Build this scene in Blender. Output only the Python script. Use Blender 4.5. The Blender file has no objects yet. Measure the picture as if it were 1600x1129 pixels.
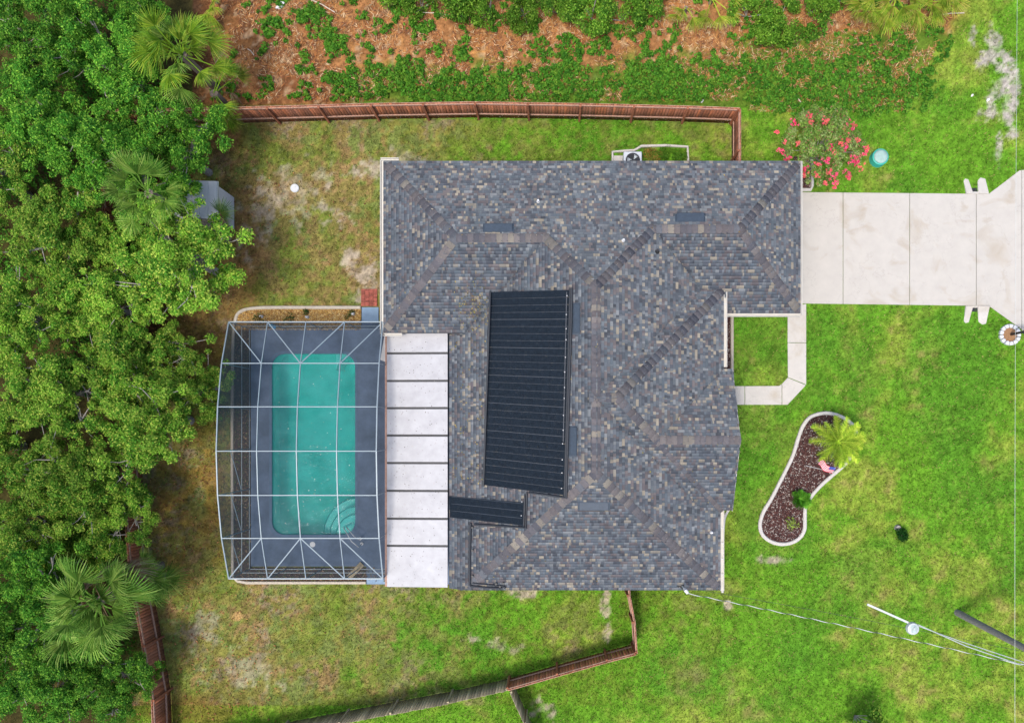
import bpy, bmesh, math, random
import numpy as np
from mathutils import Vector, Matrix
random.seed(7); rng = np.random.default_rng(7)
S = bpy.context.scene; C = S.collection

# ------------------------------------------------------------------ camera, sky, sun, exposure
H = 38.0            # height of the drone above the lawn
F = 1235.0          # focal length in photo pixels
NX, NY = 868.0, 670.0   # where the plumb line under the drone meets the picture
cam = bpy.data.cameras.new('camera'); co = bpy.data.objects.new('camera', cam); C.objects.link(co)
co.location = (0, 0, H); co.rotation_euler = (0, 0, 0)
cam.sensor_width = 36; cam.lens = F*36/1600
cam.shift_x = (800-NX)/1600; cam.shift_y = (NY-564.5)/1600
cam.clip_start = 0.5; cam.clip_end = 2000
S.camera = co
SUN_EL, SUN_AZ = math.radians(68), math.radians(218)     # azimuth clockwise from the top of the picture
w = bpy.data.worlds.new('World'); S.world = w; w.use_nodes = True
wn = w.node_tree.nodes; wl = w.node_tree.links
sky = wn.new('ShaderNodeTexSky'); sky.sky_type = 'NISHITA'; sky.sun_disc = False
sky.sun_elevation = SUN_EL; sky.sun_rotation = SUN_AZ; sky.air_density = 1.0; sky.dust_density = 3.0
wl.new(sky.outputs[0], wn['Background'].inputs[0]); wn['Background'].inputs[1].default_value = 0.15
sl = bpy.data.lights.new('sun', 'SUN'); sl.energy = 1.5; sl.angle = math.radians(11.0); sl.color = (1, .955, .89)
so = bpy.data.objects.new('sun', sl); C.objects.link(so)
toward = Vector((math.sin(SUN_AZ)*math.cos(SUN_EL), math.cos(SUN_AZ)*math.cos(SUN_EL), math.sin(SUN_EL)))
so.rotation_euler = toward.to_track_quat('Z', 'Y').to_euler(); so.location = toward*60
S.view_settings.view_transform = 'Standard'; S.view_settings.look = 'None'
S.view_settings.exposure = 1.0; S.view_settings.gamma = 1
S.view_settings.use_curve_mapping = False

# ------------------------------------------------------------------ helpers
def P(px, py, z=0.0):
    """photo pixel + height -> place in metres"""
    return Vector(((px-NX)/F*(H-z), (NY-py)/F*(H-z), z))
def topx(x, y, z=0.0):
    return NX+x*F/(H-z), NY-y*F/(H-z)
def lin(r, g, b, k=1.0):
    f = lambda v: ((v/255+.055)/1.055)**2.4 if v > 10 else v/255/12.92
    return (f(r)*k, f(g)*k, f(b)*k)
def tag(o, label=None, cat=None, group=None, kind=None):
    if label: o['label'] = label
    if cat: o['category'] = cat
    if group: o['group'] = group
    if kind: o['kind'] = kind
    return o
def empty(name, loc=(0, 0, 0), rz=0.0):
    o = bpy.data.objects.new(name, None); C.objects.link(o); o.location = loc; o.rotation_euler.z = rz
    o.empty_display_size = .3
    return o
def link(name, me, m=None, parent=None, loc=None):
    o = bpy.data.objects.new(name, me); C.objects.link(o)
    if m is not None and not me.materials: me.materials.append(m)
    if parent is not None: o.parent = parent
    if loc is not None: o.location = loc
    return o
def mesh_np(name, V, Fc, col=None, smooth=False):
    V = np.asarray(V, dtype=np.float32).reshape(-1, 3); Fc = np.asarray(Fc, dtype=np.int32)
    n, k = Fc.shape
    me = bpy.data.meshes.new(name)
    me.vertices.add(len(V)); me.vertices.foreach_set('co', V.ravel())
    me.loops.add(n*k); me.loops.foreach_set('vertex_index', Fc.ravel())
    me.polygons.add(n); me.polygons.foreach_set('loop_start', np.arange(0, n*k, k, dtype=np.int32))
    try: me.polygons.foreach_set('loop_total', np.full(n, k, dtype=np.int32))
    except Exception: pass
    if smooth: me.polygons.foreach_set('use_smooth', np.ones(n, dtype=bool))
    me.update(calc_edges=True)
    if col is not None:
        col = np.asarray(col, dtype=np.float32)
        if col.shape[1] == 3: col = np.hstack([col, np.ones((len(col), 1), np.float32)])
        dom = 'FACE' if len(col) == n else 'POINT'
        a = me.attributes.new('tint', 'FLOAT_COLOR', dom); a.data.foreach_set('color', col.ravel().astype(np.float32))
    return me
class MB:
    """collects boxes, bars and sheets into one mesh"""
    def __init__(s): s.bm = bmesh.new()
    def box(s, x0, y0, z0, x1, y1, z1):
        m = Matrix.Translation(((x0+x1)/2, (y0+y1)/2, (z0+z1)/2)) @ Matrix.Diagonal((abs(x1-x0), abs(y1-y0), abs(z1-z0), 1))
        bmesh.ops.create_cube(s.bm, size=1, matrix=m); return s
    def bar(s, a, b, w_=.05, h=None, up=(0, 0, 1)):
        a = Vector(a); b = Vector(b); d = b-a; L = d.length
        if L < 1e-6: return s
        x = d/L; u = Vector(up)
        if abs(x.dot(u)) > .98: u = Vector((0, 1, 0))
        y = u.cross(x).normalized(); z = x.cross(y)
        R = Matrix((x, y, z)).transposed().to_4x4()
        bmesh.ops.create_cube(s.bm, size=1, matrix=Matrix.Translation((a+b)/2) @ R @ Matrix.Diagonal((L, w_, h or w_, 1))); return s
    def tube(s, pts, r, n=8, r2=None):
        pts = [Vector(p) for p in pts]; rings = []
        for i, p in enumerate(pts):
            d = (pts[min(i+1, len(pts)-1)]-pts[max(i-1, 0)]).normalized()
            u = Vector((0, 0, 1)) if abs(d.z) < .9 else Vector((0, 1, 0))
            a = d.cross(u).normalized(); b = d.cross(a)
            t = i/max(1, len(pts)-1); rr = r[i] if isinstance(r, (list, tuple)) else (r+(r2-r)*t if r2 is not None else r)
            rings.append([s.bm.verts.new(p+(a*math.cos(q*2*math.pi/n)+b*math.sin(q*2*math.pi/n))*rr) for q in range(n)])
        for i in range(len(rings)-1):
            for q in range(n):
                s.bm.faces.new((rings[i][q], rings[i][(q+1) % n], rings[i+1][(q+1) % n], rings[i+1][q]))
        s.bm.faces.new(rings[0][::-1]); s.bm.faces.new(rings[-1]); return s
    def cyl(s, c, r, z0, z1, n=24, r2=None):
        return s.tube([(c[0], c[1], z0), (c[0], c[1], z1)], r, n, r2)
    def lathe(s, c, prof, n=24):
        rings = [[s.bm.verts.new((c[0]+r*math.cos(q*2*math.pi/n), c[1]+r*math.sin(q*2*math.pi/n), z)) for q in range(n)] for r, z in prof]
        for i in range(len(rings)-1):
            for q in range(n): s.bm.faces.new((rings[i][q], rings[i][(q+1) % n], rings[i+1][(q+1) % n], rings[i+1][q]))
        s.bm.faces.new(rings[0][::-1]); s.bm.faces.new(rings[-1]); return s
    def prism(s, pts, z0, z1):
        """pts: plan outline; z1 may be a list of heights"""
        n = len(pts); zt = z1 if isinstance(z1, (list, tuple)) else [z1]*n; zb = z0 if isinstance(z0, (list, tuple)) else [z0]*n
        b = [s.bm.verts.new((p[0], p[1], zb[i])) for i, p in enumerate(pts)]
        t = [s.bm.verts.new((p[0], p[1], zt[i])) for i, p in enumerate(pts)]
        s.bm.faces.new(b[::-1]); s.bm.faces.new(t)
        for i in range(n): s.bm.faces.new((b[i], b[(i+1) % n], t[(i+1) % n], t[i]))
        return s
    def poly(s, pts):
        s.bm.faces.new([s.bm.verts.new(p) for p in pts]); return s
    def build(s, name, m, parent=None, bevel=0, smooth=False):
        if bevel: bmesh.ops.bevel(s.bm, geom=s.bm.edges[:]+s.bm.verts[:], offset=bevel, segments=1, affect='EDGES', clamp_overlap=True)
        bmesh.ops.recalc_face_normals(s.bm, faces=s.bm.faces)
        me = bpy.data.meshes.new(name); s.bm.to_mesh(me); s.bm.free()
        if smooth:
            for p in me.polygons: p.use_smooth = True
        return link(name, me, m, parent)
def lattice(seed, n=256): return np.random.default_rng(seed).random((n, n))
_lat = {}
def vnoise(x, y, scale, seed=0):
    L = _lat.setdefault(seed, lattice(seed)); n = L.shape[0]
    x = x/scale; y = y/scale; xi = np.floor(x).astype(int); yi = np.floor(y).astype(int); fx = x-xi; fy = y-yi
    fx = fx*fx*(3-2*fx); fy = fy*fy*(3-2*fy)
    a = L[xi % n, yi % n]; b = L[(xi+1) % n, yi % n]; c = L[xi % n, (yi+1) % n]; d = L[(xi+1) % n, (yi+1) % n]
    return (a*(1-fx)+b*fx)*(1-fy)+(c*(1-fx)+d*fx)*fy
def fbm(x, y, scale, seed=0, oct=4):
    s_ = 0; a = 1; t = 0
    for i in range(oct):
        s_ = s_+a*vnoise(x+i*17.3, y-i*9.1, scale/2**i, seed+i); t += a; a *= .55
    return s_/t
def smooth01(v, a, b):
    t = np.clip((v-a)/(b-a), 0, 1); return t*t*(3-2*t)

# ------------------------------------------------------------------ materials
def mat(name, col=(.5, .5, .5), rough=.7, noise=0.0, nscale=20, bump=0.0, bscale=60, metal=0.0, spec=.5, attr=False, objvar=0.0, coat=0.0):
    m = bpy.data.materials.new(name); m.use_nodes = True; N = m.node_tree.nodes; L = m.node_tree.links
    b = N['Principled BSDF']; b.inputs['Roughness'].default_value = rough; b.inputs['Metallic'].default_value = metal
    b.inputs['Specular IOR Level'].default_value = spec; b.inputs['Coat Weight'].default_value = coat
    if attr:
        a = N.new('ShaderNodeAttribute'); a.attribute_name = 'tint'; src = a.outputs['Color']
    else:
        rgb = N.new('ShaderNodeRGB'); rgb.outputs[0].default_value = (*col, 1); src = rgb.outputs[0]
    g = N.new('ShaderNodeNewGeometry')
    if noise:
        n1 = N.new('ShaderNodeTexNoise'); n1.inputs['Scale'].default_value = nscale; n1.inputs['Detail'].default_value = 6; n1.inputs['Roughness'].default_value = .65
        L.new(g.outputs['Position'], n1.inputs['Vector'])
        mr = N.new('ShaderNodeMapRange'); mr.inputs[1].default_value = .25; mr.inputs[2].default_value = .75
        mr.inputs[3].default_value = 1-noise; mr.inputs[4].default_value = 1+noise; L.new(n1.outputs[0], mr.inputs[0])
        mx = N.new('ShaderNodeVectorMath'); mx.operation = 'SCALE'; L.new(src, mx.inputs[0]); L.new(mr.outputs[0], mx.inputs['Scale']); src = mx.outputs[0]
    if objvar:
        oi = N.new('ShaderNodeObjectInfo'); mr = N.new('ShaderNodeMapRange'); mr.inputs[3].default_value = 1-objvar; mr.inputs[4].default_value = 1+objvar
        L.new(oi.outputs['Random'], mr.inputs[0]); mx = N.new('ShaderNodeVectorMath'); mx.operation = 'SCALE'
        L.new(src, mx.inputs[0]); L.new(mr.outputs[0], mx.inputs['Scale']); src = mx.outputs[0]
    L.new(src, b.inputs['Base Color'])
    if bump:
        n2 = N.new('ShaderNodeTexNoise'); n2.inputs['Scale'].default_value = bscale; n2.inputs['Detail'].default_value = 5
        L.new(g.outputs['Position'], n2.inputs['Vector']); bp = N.new('ShaderNodeBump'); bp.inputs['Strength'].default_value = bump; bp.inputs['Distance'].default_value = .02
        L.new(n2.outputs[0], bp.inputs['Height']); L.new(bp.outputs[0], b.inputs['Normal'])
    return m
def leafmat(name, tr=.35, rough=.7, objvar=.16):
    m = bpy.data.materials.new(name); m.use_nodes = True; N = m.node_tree.nodes; L = m.node_tree.links
    b = N['Principled BSDF']; b.inputs['Roughness'].default_value = rough; b.inputs['Specular IOR Level'].default_value = .10
    a = N.new('ShaderNodeAttribute'); a.attribute_name = 'tint'; oi = N.new('ShaderNodeObjectInfo')
    mr = N.new('ShaderNodeMapRange'); mr.inputs[3].default_value = 1-objvar; mr.inputs[4].default_value = 1+objvar; L.new(oi.outputs['Random'], mr.inputs[0])
    mx = N.new('ShaderNodeVectorMath'); mx.operation = 'SCALE'; L.new(a.outputs['Color'], mx.inputs[0]); L.new(mr.outputs[0], mx.inputs['Scale'])
    L.new(mx.outputs[0], b.inputs['Base Color'])
    t = N.new('ShaderNodeBsdfTranslucent'); L.new(mx.outputs[0], t.inputs['Color']); s_ = N.new('ShaderNodeMixShader'); s_.inputs[0].default_value = tr
    L.new(b.outputs[0], s_.inputs[1]); L.new(t.outputs[0], s_.inputs[2]); L.new(s_.outputs[0], N['Material Output'].inputs[0])
    return m
M = {}
M['leaf'] = leafmat('leaf', .38, .7, .27); M['blade'] = leafmat('grass_blade', .25, .7, 0)
M['petal'] = leafmat('petal', .3, .6, .2)
M['bark'] = mat('bark', (.27, .245, .215), .95, .4, 14, .8, 40)
M['palmbark'] = mat('palm_bark', (.17, .13, .10), .95, .4, 22, .8, 50)
M['shingle'] = mat('shingle', rough=.92, noise=.20, nscale=1.3, bump=.5, bscale=180, attr=True, spec=.2)
M['cap'] = mat('cap_shingle', rough=.92, noise=.12, nscale=14, bump=.5, bscale=180, attr=True, spec=.2)
M['deckroof'] = mat('roof_felt', (.06, .065, .075), .95)
M['fascia'] = mat('white_fascia', (.50, .47, .41), .5, .1, 4)
M['stucco'] = mat('stucco', (.48, .44, .36), .9, .08, 6, .5, 90)
M['white'] = mat('white_paint', (.50, .50, .50), .45, .05, 5)
M['insul'] = mat('white_roof_panel', (.345, .34, .345), .55, .16, 1.6, .1, 8)
M['seam'] = mat('dirty_seam', (.06, .058, .055), .9, .4, 25)
M['spot'] = mat('dirt_spot', (.16, .14, .12), .9)
M['rubber'] = mat('solar_rubber', (.010, .016, .024), .7, .35, 7, spec=.08)
M['rubberpipe'] = mat('black_pipe', (.014, .017, .022), .6, .2, 9)
M['clip'] = mat('clip', (.3, .3, .3), .5)
M['strap'] = mat('strap', (.04, .046, .055), .6)
M['ventmetal'] = mat('vent_metal', (.030, .044, .062), .6, .25, 8)
M['black'] = mat('black', (.01, .01, .012), .5)
M['frame'] = mat('cage_frame', (.19, .235, .26), .45, .1, 6, metal=.1)
M['deck'] = mat('pool_deck_shaded', (.085, .115, .17), .75, .42, .9, .4, 70)  # deck paint under the screen, the screen's shade put into its colour
M['decklit'] = mat('pool_deck_lit', (.16, .24, .33), .75, .15, 4, .3, 70)  # same deck paint outside the screen, lightened for the open daylight
M['plaster'] = mat('pool_plaster', (.20, .66, .60), .8, .35, .5)
M['stepplaster'] = mat('pool_step_plaster', (.85, .88, .84), .8, .08, 3)
M['kerb'] = mat('concrete_edging', (.40, .35, .28), .85, .18, 8, .5, 60)
M['kerbwhite'] = mat('white_edging', (.44, .41, .37), .85, .12, 8, .5, 60)
M['brick'] = mat('brick_paver', (.27, .072, .05), .9, .3, 12, .5, 70, objvar=.25)
M['hdpe'] = mat('white_plastic', (.46, .48, .48), .4)
M['wood'] = mat('stained_fence', (.25, .085, .040), .85, .35, 9, .5, 50, attr=False, objvar=.15)
M['woodlight'] = mat('weathered_rail', (.36, .21, .15), .85, .3, 9, .5, 50)
M['oldwood'] = mat('old_grey_fence', (.33, .265, .16), .9, .4, 9, .5, 50)
M['pole'] = mat('utility_pole', (.16, .15, .14), .95, .4, 12, .9, 40)
M['wire'] = mat('wire', (.55, .56, .55), .5); M['darkwire'] = mat('dark_wire', (.03, .035, .03), .6)
M['galv'] = mat('galvanised', (.42, .45, .44), .5, .2, 20, metal=.3)
M['green'] = mat('green_riser', (.03, .33, .25), .5, .1, 6)
M['lid'] = mat('pale_lid', (.25, .36, .32), .6, .15, 8)
M['asphalt'] = mat('asphalt', (.05, .05, .052), .95, .2, 10, .6, 80)
M['glass'] = mat('window_glass', (.03, .04, .05), .08)
M['debris'] = mat('wood_chip', rough=.95, attr=True)
M['acwhite'] = mat('ac_casing', (.44, .46, .48), .45, .05, 8)
M['red'] = mat('flag_red', (.55, .03, .05), .7); M['blue'] = mat('flag_blue', (.03, .06, .32), .7)

# concrete with faint stains and cracks
def concrete_mat(name, base):
    m = mat(name, base, .85, .07, 1.6, .35, 90); N = m.node_tree.nodes; L = m.node_tree.links; b = N['Principled BSDF']
    src = b.inputs['Base Color'].links[0].from_socket; g = N.new('ShaderNodeNewGeometry')
    n = N.new('ShaderNodeTexNoise'); n.inputs['Scale'].default_value = .55; n.inputs['Detail'].default_value = 8; n.inputs['Distortion'].default_value = 1.4; L.new(g.outputs['Position'], n.inputs['Vector'])
    r = N.new('ShaderNodeMapRange'); r.inputs[1].default_value = .56; r.inputs[2].default_value = .72; r.inputs[4].default_value = .5; L.new(n.outputs[0], r.inputs[0])
    mx = N.new('ShaderNodeMix'); mx.data_type = 'RGBA'; mx.inputs[7].default_value = (base[0]*.72, base[1]*.62, base[2]*.46, 1)
    L.new(r.outputs[0], mx.inputs[0]); L.new(src, mx.inputs[6])
    v = N.new('ShaderNodeTexNoise'); v.inputs['Scale'].default_value = .42; v.inputs['Detail'].default_value = 7; v.inputs['Roughness'].default_value = .6; L.new(g.outputs['Position'], v.inputs['Vector'])
    s1 = N.new('ShaderNodeMath'); s1.operation = 'SUBTRACT'; s1.inputs[1].default_value = .5; L.new(v.outputs[0], s1.inputs[0])
    s2 = N.new('ShaderNodeMath'); s2.operation = 'ABSOLUTE'; L.new(s1.outputs[0], s2.inputs[0])
    r2 = N.new('ShaderNodeMapRange'); r2.inputs[1].default_value = .0; r2.inputs[2].default_value = .004; r2.inputs[3].default_value = .45; r2.inputs[4].default_value = 0; L.new(s2.outputs[0], r2.inputs[0])
    mx2 = N.new('ShaderNodeMix'); mx2.data_type = 'RGBA'; mx2.inputs[7].default_value = (.25, .23, .2, 1)
    L.new(r2.outputs[0], mx2.inputs[0]); L.new(mx.outputs[2], mx2.inputs[6]); L.new(mx2.outputs[2], b.inputs['Base Color']); return m
M['concrete'] = concrete_mat('driveway_concrete', (.40, .37, .325))
M['walk'] = concrete_mat('walk_concrete', (.43, .40, .355))
# insect screen: fine dark mesh, mostly see-through
m = bpy.data.materials.new('insect_screen'); m.use_nodes = True; N = m.node_tree.nodes; L = m.node_tree.links
t = N.new('ShaderNodeBsdfTransparent'); d = N.new('ShaderNodeBsdfDiffuse'); d.inputs[0].default_value = (.02, .035, .045, 1)
x = N.new('ShaderNodeMixShader'); x.inputs[0].default_value = .35
L.new(t.outputs[0], x.inputs[1]); L.new(d.outputs[0], x.inputs[2]); L.new(x.outputs[0], N['Material Output'].inputs[0]); M['screen'] = m
# pool water: cloudy teal, partly see-through
m = bpy.data.materials.new('pool_water'); m.use_nodes = True; N = m.node_tree.nodes; L = m.node_tree.links; b = N['Principled BSDF']
g = N.new('ShaderNodeNewGeometry'); n = N.new('ShaderNodeTexNoise'); n.inputs['Scale'].default_value = .55; n.inputs['Detail'].default_value = 6; n.inputs['Distortion'].default_value = .8
L.new(g.outputs['Position'], n.inputs['Vector']); cr = N.new('ShaderNodeValToRGB'); cr.color_ramp.elements[0].position = .35; cr.color_ramp.elements[0].color = (.012, .23, .20, 1)
cr.color_ramp.elements[1].position = .72; cr.color_ramp.elements[1].color = (.13, .54, .50, 1); L.new(n.outputs[0], cr.inputs[0]); L.new(cr.outputs[0], b.inputs['Base Color'])
b.inputs['Roughness'].default_value = .04; b.inputs['IOR'].default_value = 1.33
n3 = N.new('ShaderNodeTexNoise'); n3.inputs['Scale'].default_value = 3.5; n3.inputs['Detail'].default_value = 4; L.new(g.outputs['Position'], n3.inputs['Vector'])
bp = N.new('ShaderNodeBump'); bp.inputs['Strength'].default_value = .6; bp.inputs['Distance'].default_value = .06; L.new(n3.outputs[0], bp.inputs['Height']); L.new(bp.outputs[0], b.inputs['Normal'])
t = N.new('ShaderNodeBsdfTransparent'); t.inputs[0].default_value = (.42, .97, .93, 1); x = N.new('ShaderNodeMixShader'); x.inputs[0].default_value = .36
L.new(t.outputs[0], x.inputs[1]); L.new(b.outputs[0], x.inputs[2]); L.new(x.outputs[0], N['Material Output'].inputs[0]); M['water'] = m

# ------------------------------------------------------------------ the ground: colour laid out as in the place (soil, straw, worn grass, sand)
KG = .62
def ell(px, py, cx, cy, rx, ry, rot=0):
    c, s_ = math.cos(math.radians(rot)), math.sin(math.radians(rot)); dx = px-cx; dy = py-cy
    return np.sqrt(((dx*c+dy*s_)/rx)**2+((-dx*s_+dy*c)/ry)**2)
def zones(px, py):
    """returns colour (n,3) of the cover at ground points given in photo pixels, and how grassy it is"""
    px = np.asarray(px, float); py = np.asarray(py, float)
    n1 = fbm(px, py, 90, 1); n2 = fbm(px, py, 34, 11); n3 = fbm(px, py, 12, 21, 3); n4 = fbm(px, py, 150, 31)
    def c(r, g, b): return np.array(lin(r, g, b, KG))
    col = np.empty((len(px), 3)); grass = np.ones(len(px))
    def mixin(col, rgb, w_): return col*(1-w_[:, None])+np.asarray(rgb)*w_[:, None]
    col[:] = c(106, 156, 40)
    col = mixin(col, c(154, 170, 66), smooth01(n1*.5+n2*.3+n3*.2, .46, .64)*.8)
    col = mixin(col, c(84, 140, 38), smooth01(n4, .5, .72)*.6)
    col = mixin(col, c(168, 152, 92), smooth01(n2*.5+n3*.5, .60, .76)*.6*smooth01(n1, .35, .6))
    # back yards inside the fence
    inyard = ((px < 1150) & (px > 190) & (py > 185) & (py < 1100)).astype(float)
    by = inyard*((px < 600) | (py > 900) | (py < 260))
    dry = np.clip(1.15-(px-340)/620, 0, 1)
    dry = np.where(py > 900, np.clip(1.15-(px-230)/560, 0.05, 1), dry)
    n5 = fbm(px, py, 6.5, 61, 2)
    v = smooth01(n1*.34+n2*.28+n3*.22+n5*.16+dry*.42, .50, .80)*by
    col = mixin(col, c(146, 134, 72), v*.85); nw = v*(px < 600)*(py < 500); col = mixin(col, c(150, 124, 80), nw*.45)
    col = mixin(col, c(166, 134, 92), v*smooth01(n2*.45+n5*.55, .46, .60)*.75)
    col = mixin(col, c(150, 134, 112), v*smooth01(n3*.3+n1*.35+n5*.35, .50, .60)*.8)
    col = mixin(col, c(112, 140, 44), by*smooth01(n3*.35+n5*.3+fbm(px, py, 50, 51)*.35, .47, .57)*.7)
    grass -= v*.35
    w_ = smooth01(-ell(px, py, 300, 790, 70, 150), -1.15, -.6)*by*smooth01(n3+n2, .75, 1.15); col = mixin(col, c(160, 124, 58), w_*.7)
    # reddish leaf litter beside the trees
    for (cx, cy, rx, ry) in ((365, 400, 45, 110), (340, 215, 40, 40), (300, 540, 60, 90), (300, 1110, 90, 22)):
        w_ = smooth01(-ell(px, py, cx, cy, rx, ry)+n2*.7, -1.1, -.2); col = mixin(col, c(140, 98, 56), w_*.55); grass -= w_*.2
    # neighbouring lot: pine straw, red litter, bare soil
    lot = smooth01(-(py-163-8*n2), -6, 4)*smooth01(-(px-1500+60*(n1-.5)*2+(py-60)*.55), -25, 35)*(px > 300)
    g2 = smooth01(py+60*(n1-.5)+(px-600)*.05+22*(px > 1180), 55, 150)*smooth01(px, 420, 620)
    lotc = np.tile(c(174, 122, 76), (len(px), 1))
    lotc = mixin(lotc, c(206, 148, 84), smooth01(n2*.4+n3*.6, .46, .62)*.8)
    lotc = mixin(lotc, c(122, 76, 48), smooth01(n1*.5+n3*.5-(px-430)/1800, .42, .62)*.85)
    lotc = mixin(lotc, c(206, 172, 132), smooth01(n3, .6, .75)*.7)
    lotc = mixin(lotc, c(84, 128, 34), smooth01(g2*.55+n2*.6, .5, .8)*.9)
    col = col*(1-lot[:, None])+lotc*lot[:, None]; grass = grass*(1-lot*.85)
    # under the trees: dark leaf mould
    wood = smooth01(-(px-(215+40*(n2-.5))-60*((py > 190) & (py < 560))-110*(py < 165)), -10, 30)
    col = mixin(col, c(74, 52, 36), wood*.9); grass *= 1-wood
    # bare sand
    for (cx, cy, rx, ry, rot) in ((1555, 85, 22, 45, -10), (1566, 140, 24, 60, 8), (1578, 185, 10, 25, 0), (1520, 58, 7, 16, 0), (640, 245, 40, 9, 10), (580, 262, 20, 14, 0), (505, 325, 14, 34, 0), (530, 350, 10, 40, -20), (548, 400, 14, 40, -10), (575, 430, 18, 30, 0),
                                  (948, 945, 9, 22, 0), (950, 985, 6, 20, 0), (815, 925, 22, 7, 0), (785, 1010, 40, 9, 8), (745, 998, 14, 9, 20), (852, 1112, 16, 14, 40), (316, 985, 26, 26, -20), (395, 1045, 60, 30, 0), (1135, 945, 8, 6, 0), (1210, 875, 30, 7, 0), (455, 305, 60, 45, 0), (400, 330, 26, 60, 0), (1560, 230, 6, 40, 0)):
        e = ell(px, py, cx, cy, rx, ry, rot); w_ = smooth01(-e+(n3-.5)*2.2+(n2-.5)*2.2, -1.0, -.45)*(.35+.65*smooth01(n3*.5+fbm(px, py, 5, 71, 2)*.5, .42, .56))
        k = .5 if rx >= 40 and cy > 200 or rx == 26 else .85
        col = mixin(col, c(192, 182, 170) if cx > 1500 else c(188, 172, 150), w_*k); grass -= w_*.7*k
    col = mixin(col, c(206, 168, 108), smooth01(-ell(px, py, 371, 962, 9, 8), -1.1, -.7))
    # fine mottle that belongs to the plants themselves
    col = col*(.46+.60*vnoise(px, py, 3.4, 77)+.46*vnoise(px, py, 8.5, 78))[:, None]
    return np.clip(col, .004, 1), np.clip(grass, 0, 1)
X0, Y0 = P(-380, -380)[:2]; X1, Y1 = P(1960, 1500)[:2]
def axis(a, b, step, far):
    fine = np.arange(a, b, step); k = np.array([1, 3, 7, 15, 30, 60, 120, 250, far])
    return np.concatenate([a-k[::-1], fine, b+k])
gx = axis(X0, X1, .11, 600.0); gy = axis(Y1, Y0, .11, 600.0)
GX, GY = np.meshgrid(gx, gy, indexing='ij'); gxf, gyf = GX.ravel(), GY.ravel()
px_, py_ = topx(gxf, gyf)
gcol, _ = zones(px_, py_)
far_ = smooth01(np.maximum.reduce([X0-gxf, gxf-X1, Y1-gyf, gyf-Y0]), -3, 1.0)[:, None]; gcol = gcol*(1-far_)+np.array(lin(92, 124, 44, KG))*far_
gz = (fbm(px_, py_, 60, 90)-.5)*.05
deckA, deckB = P(392, 502), P(606, 912)
flat = ((px_ > 355) & (px_ < 1610) & (py_ > 230) & (py_ < 935)); gz = np.where(flat, gz*.25-.01, gz)
nx_, ny_ = len(gx), len(gy)
idx = (np.arange(nx_-1)[:, None]*ny_+np.arange(ny_-1)[None, :]).ravel()
quads = np.stack([idx, idx+ny_, idx+ny_+1, idx+1], 1)
cx_ = gxf[quads].mean(1); cy_ = gyf[quads].mean(1)
keep = ~((cx_ > P(412, 0).x) & (cx_ < P(570, 0).x) & (cy_ < P(0, 538).y) & (cy_ > P(0, 850).y))
M['ground'] = mat('ground_cover', rough=.95, noise=.38, nscale=7, bump=1.0, bscale=22, attr=True, spec=.1)
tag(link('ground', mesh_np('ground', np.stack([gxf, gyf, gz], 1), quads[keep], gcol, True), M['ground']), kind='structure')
def gz_at(x, y):
    px, py = topx(np.asarray(x, float), np.asarray(y, float)); z = (fbm(px, py, 60, 90)-.5)*.05
    return np.where((px > 355) & (px < 1610) & (py > 230) & (py < 935), z*.25-.01, z)

# ------------------------------------------------------------------ concrete: driveway, culvert ends, walk, kerbs
def slab(outline, z0, z1, name, m, parent=None, zref=0.0, bevel=.008):
    return MB().prism([P(a, b, zref)[:2] for a, b in outline], z0, z1).build(name, m, parent, bevel)
drive = tag(empty('driveway'), kind='structure')
ytop = lambda x: 300.5+(x-1252)*.009; ybot = lambda x: 474+(x-1252)*.013
cuts = [1240, 1317, 1421, 1525, 1596, 1700]
for a, b in zip(cuts[:-1], cuts[1:]):
    a2, b2 = a+.35, b-.35
    if a < 1500: o = [(a2, ytop(a2)), (b2, ytop(b2)), (b2, ybot(b2)), (a2, ybot(a2))]
    elif a == 1525: o = [(a2, ytop(a2)), (1545, ytop(1545)), (1592, 267), (b2, 266), (b2, 514), (1545, ybot(1545)), (a2, ybot(a2))]
    else: o = [(a2, 266), (b2, 264), (b2, 526), (1606, 524), (a2, 515)]
    slab(o, -.1, .035, 'slab', M['concrete'], drive)
walk = tag(empty('walkway'), kind='structure')
for o in ([(1230.5, 480), (1259.5, 474.7), (1259.5, 535), (1230.5, 535)], [(1230.5, 535.7), (1259.5, 535.7), (1259.5, 600.5), (1231, 589)],
          [(1230.6, 589.8), (1259, 601.5), (1230.5, 632), (1222, 632), (1222, 599)], [(1164, 603), (1217, 603), (1221.3, 599.5), (1221.3, 632), (1164, 632)], [(1120, 603), (1163.3, 603), (1163.3, 632), (1120, 632)]):
    slab(o, -.1, .03, 'slab', M['walk'], walk)
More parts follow.
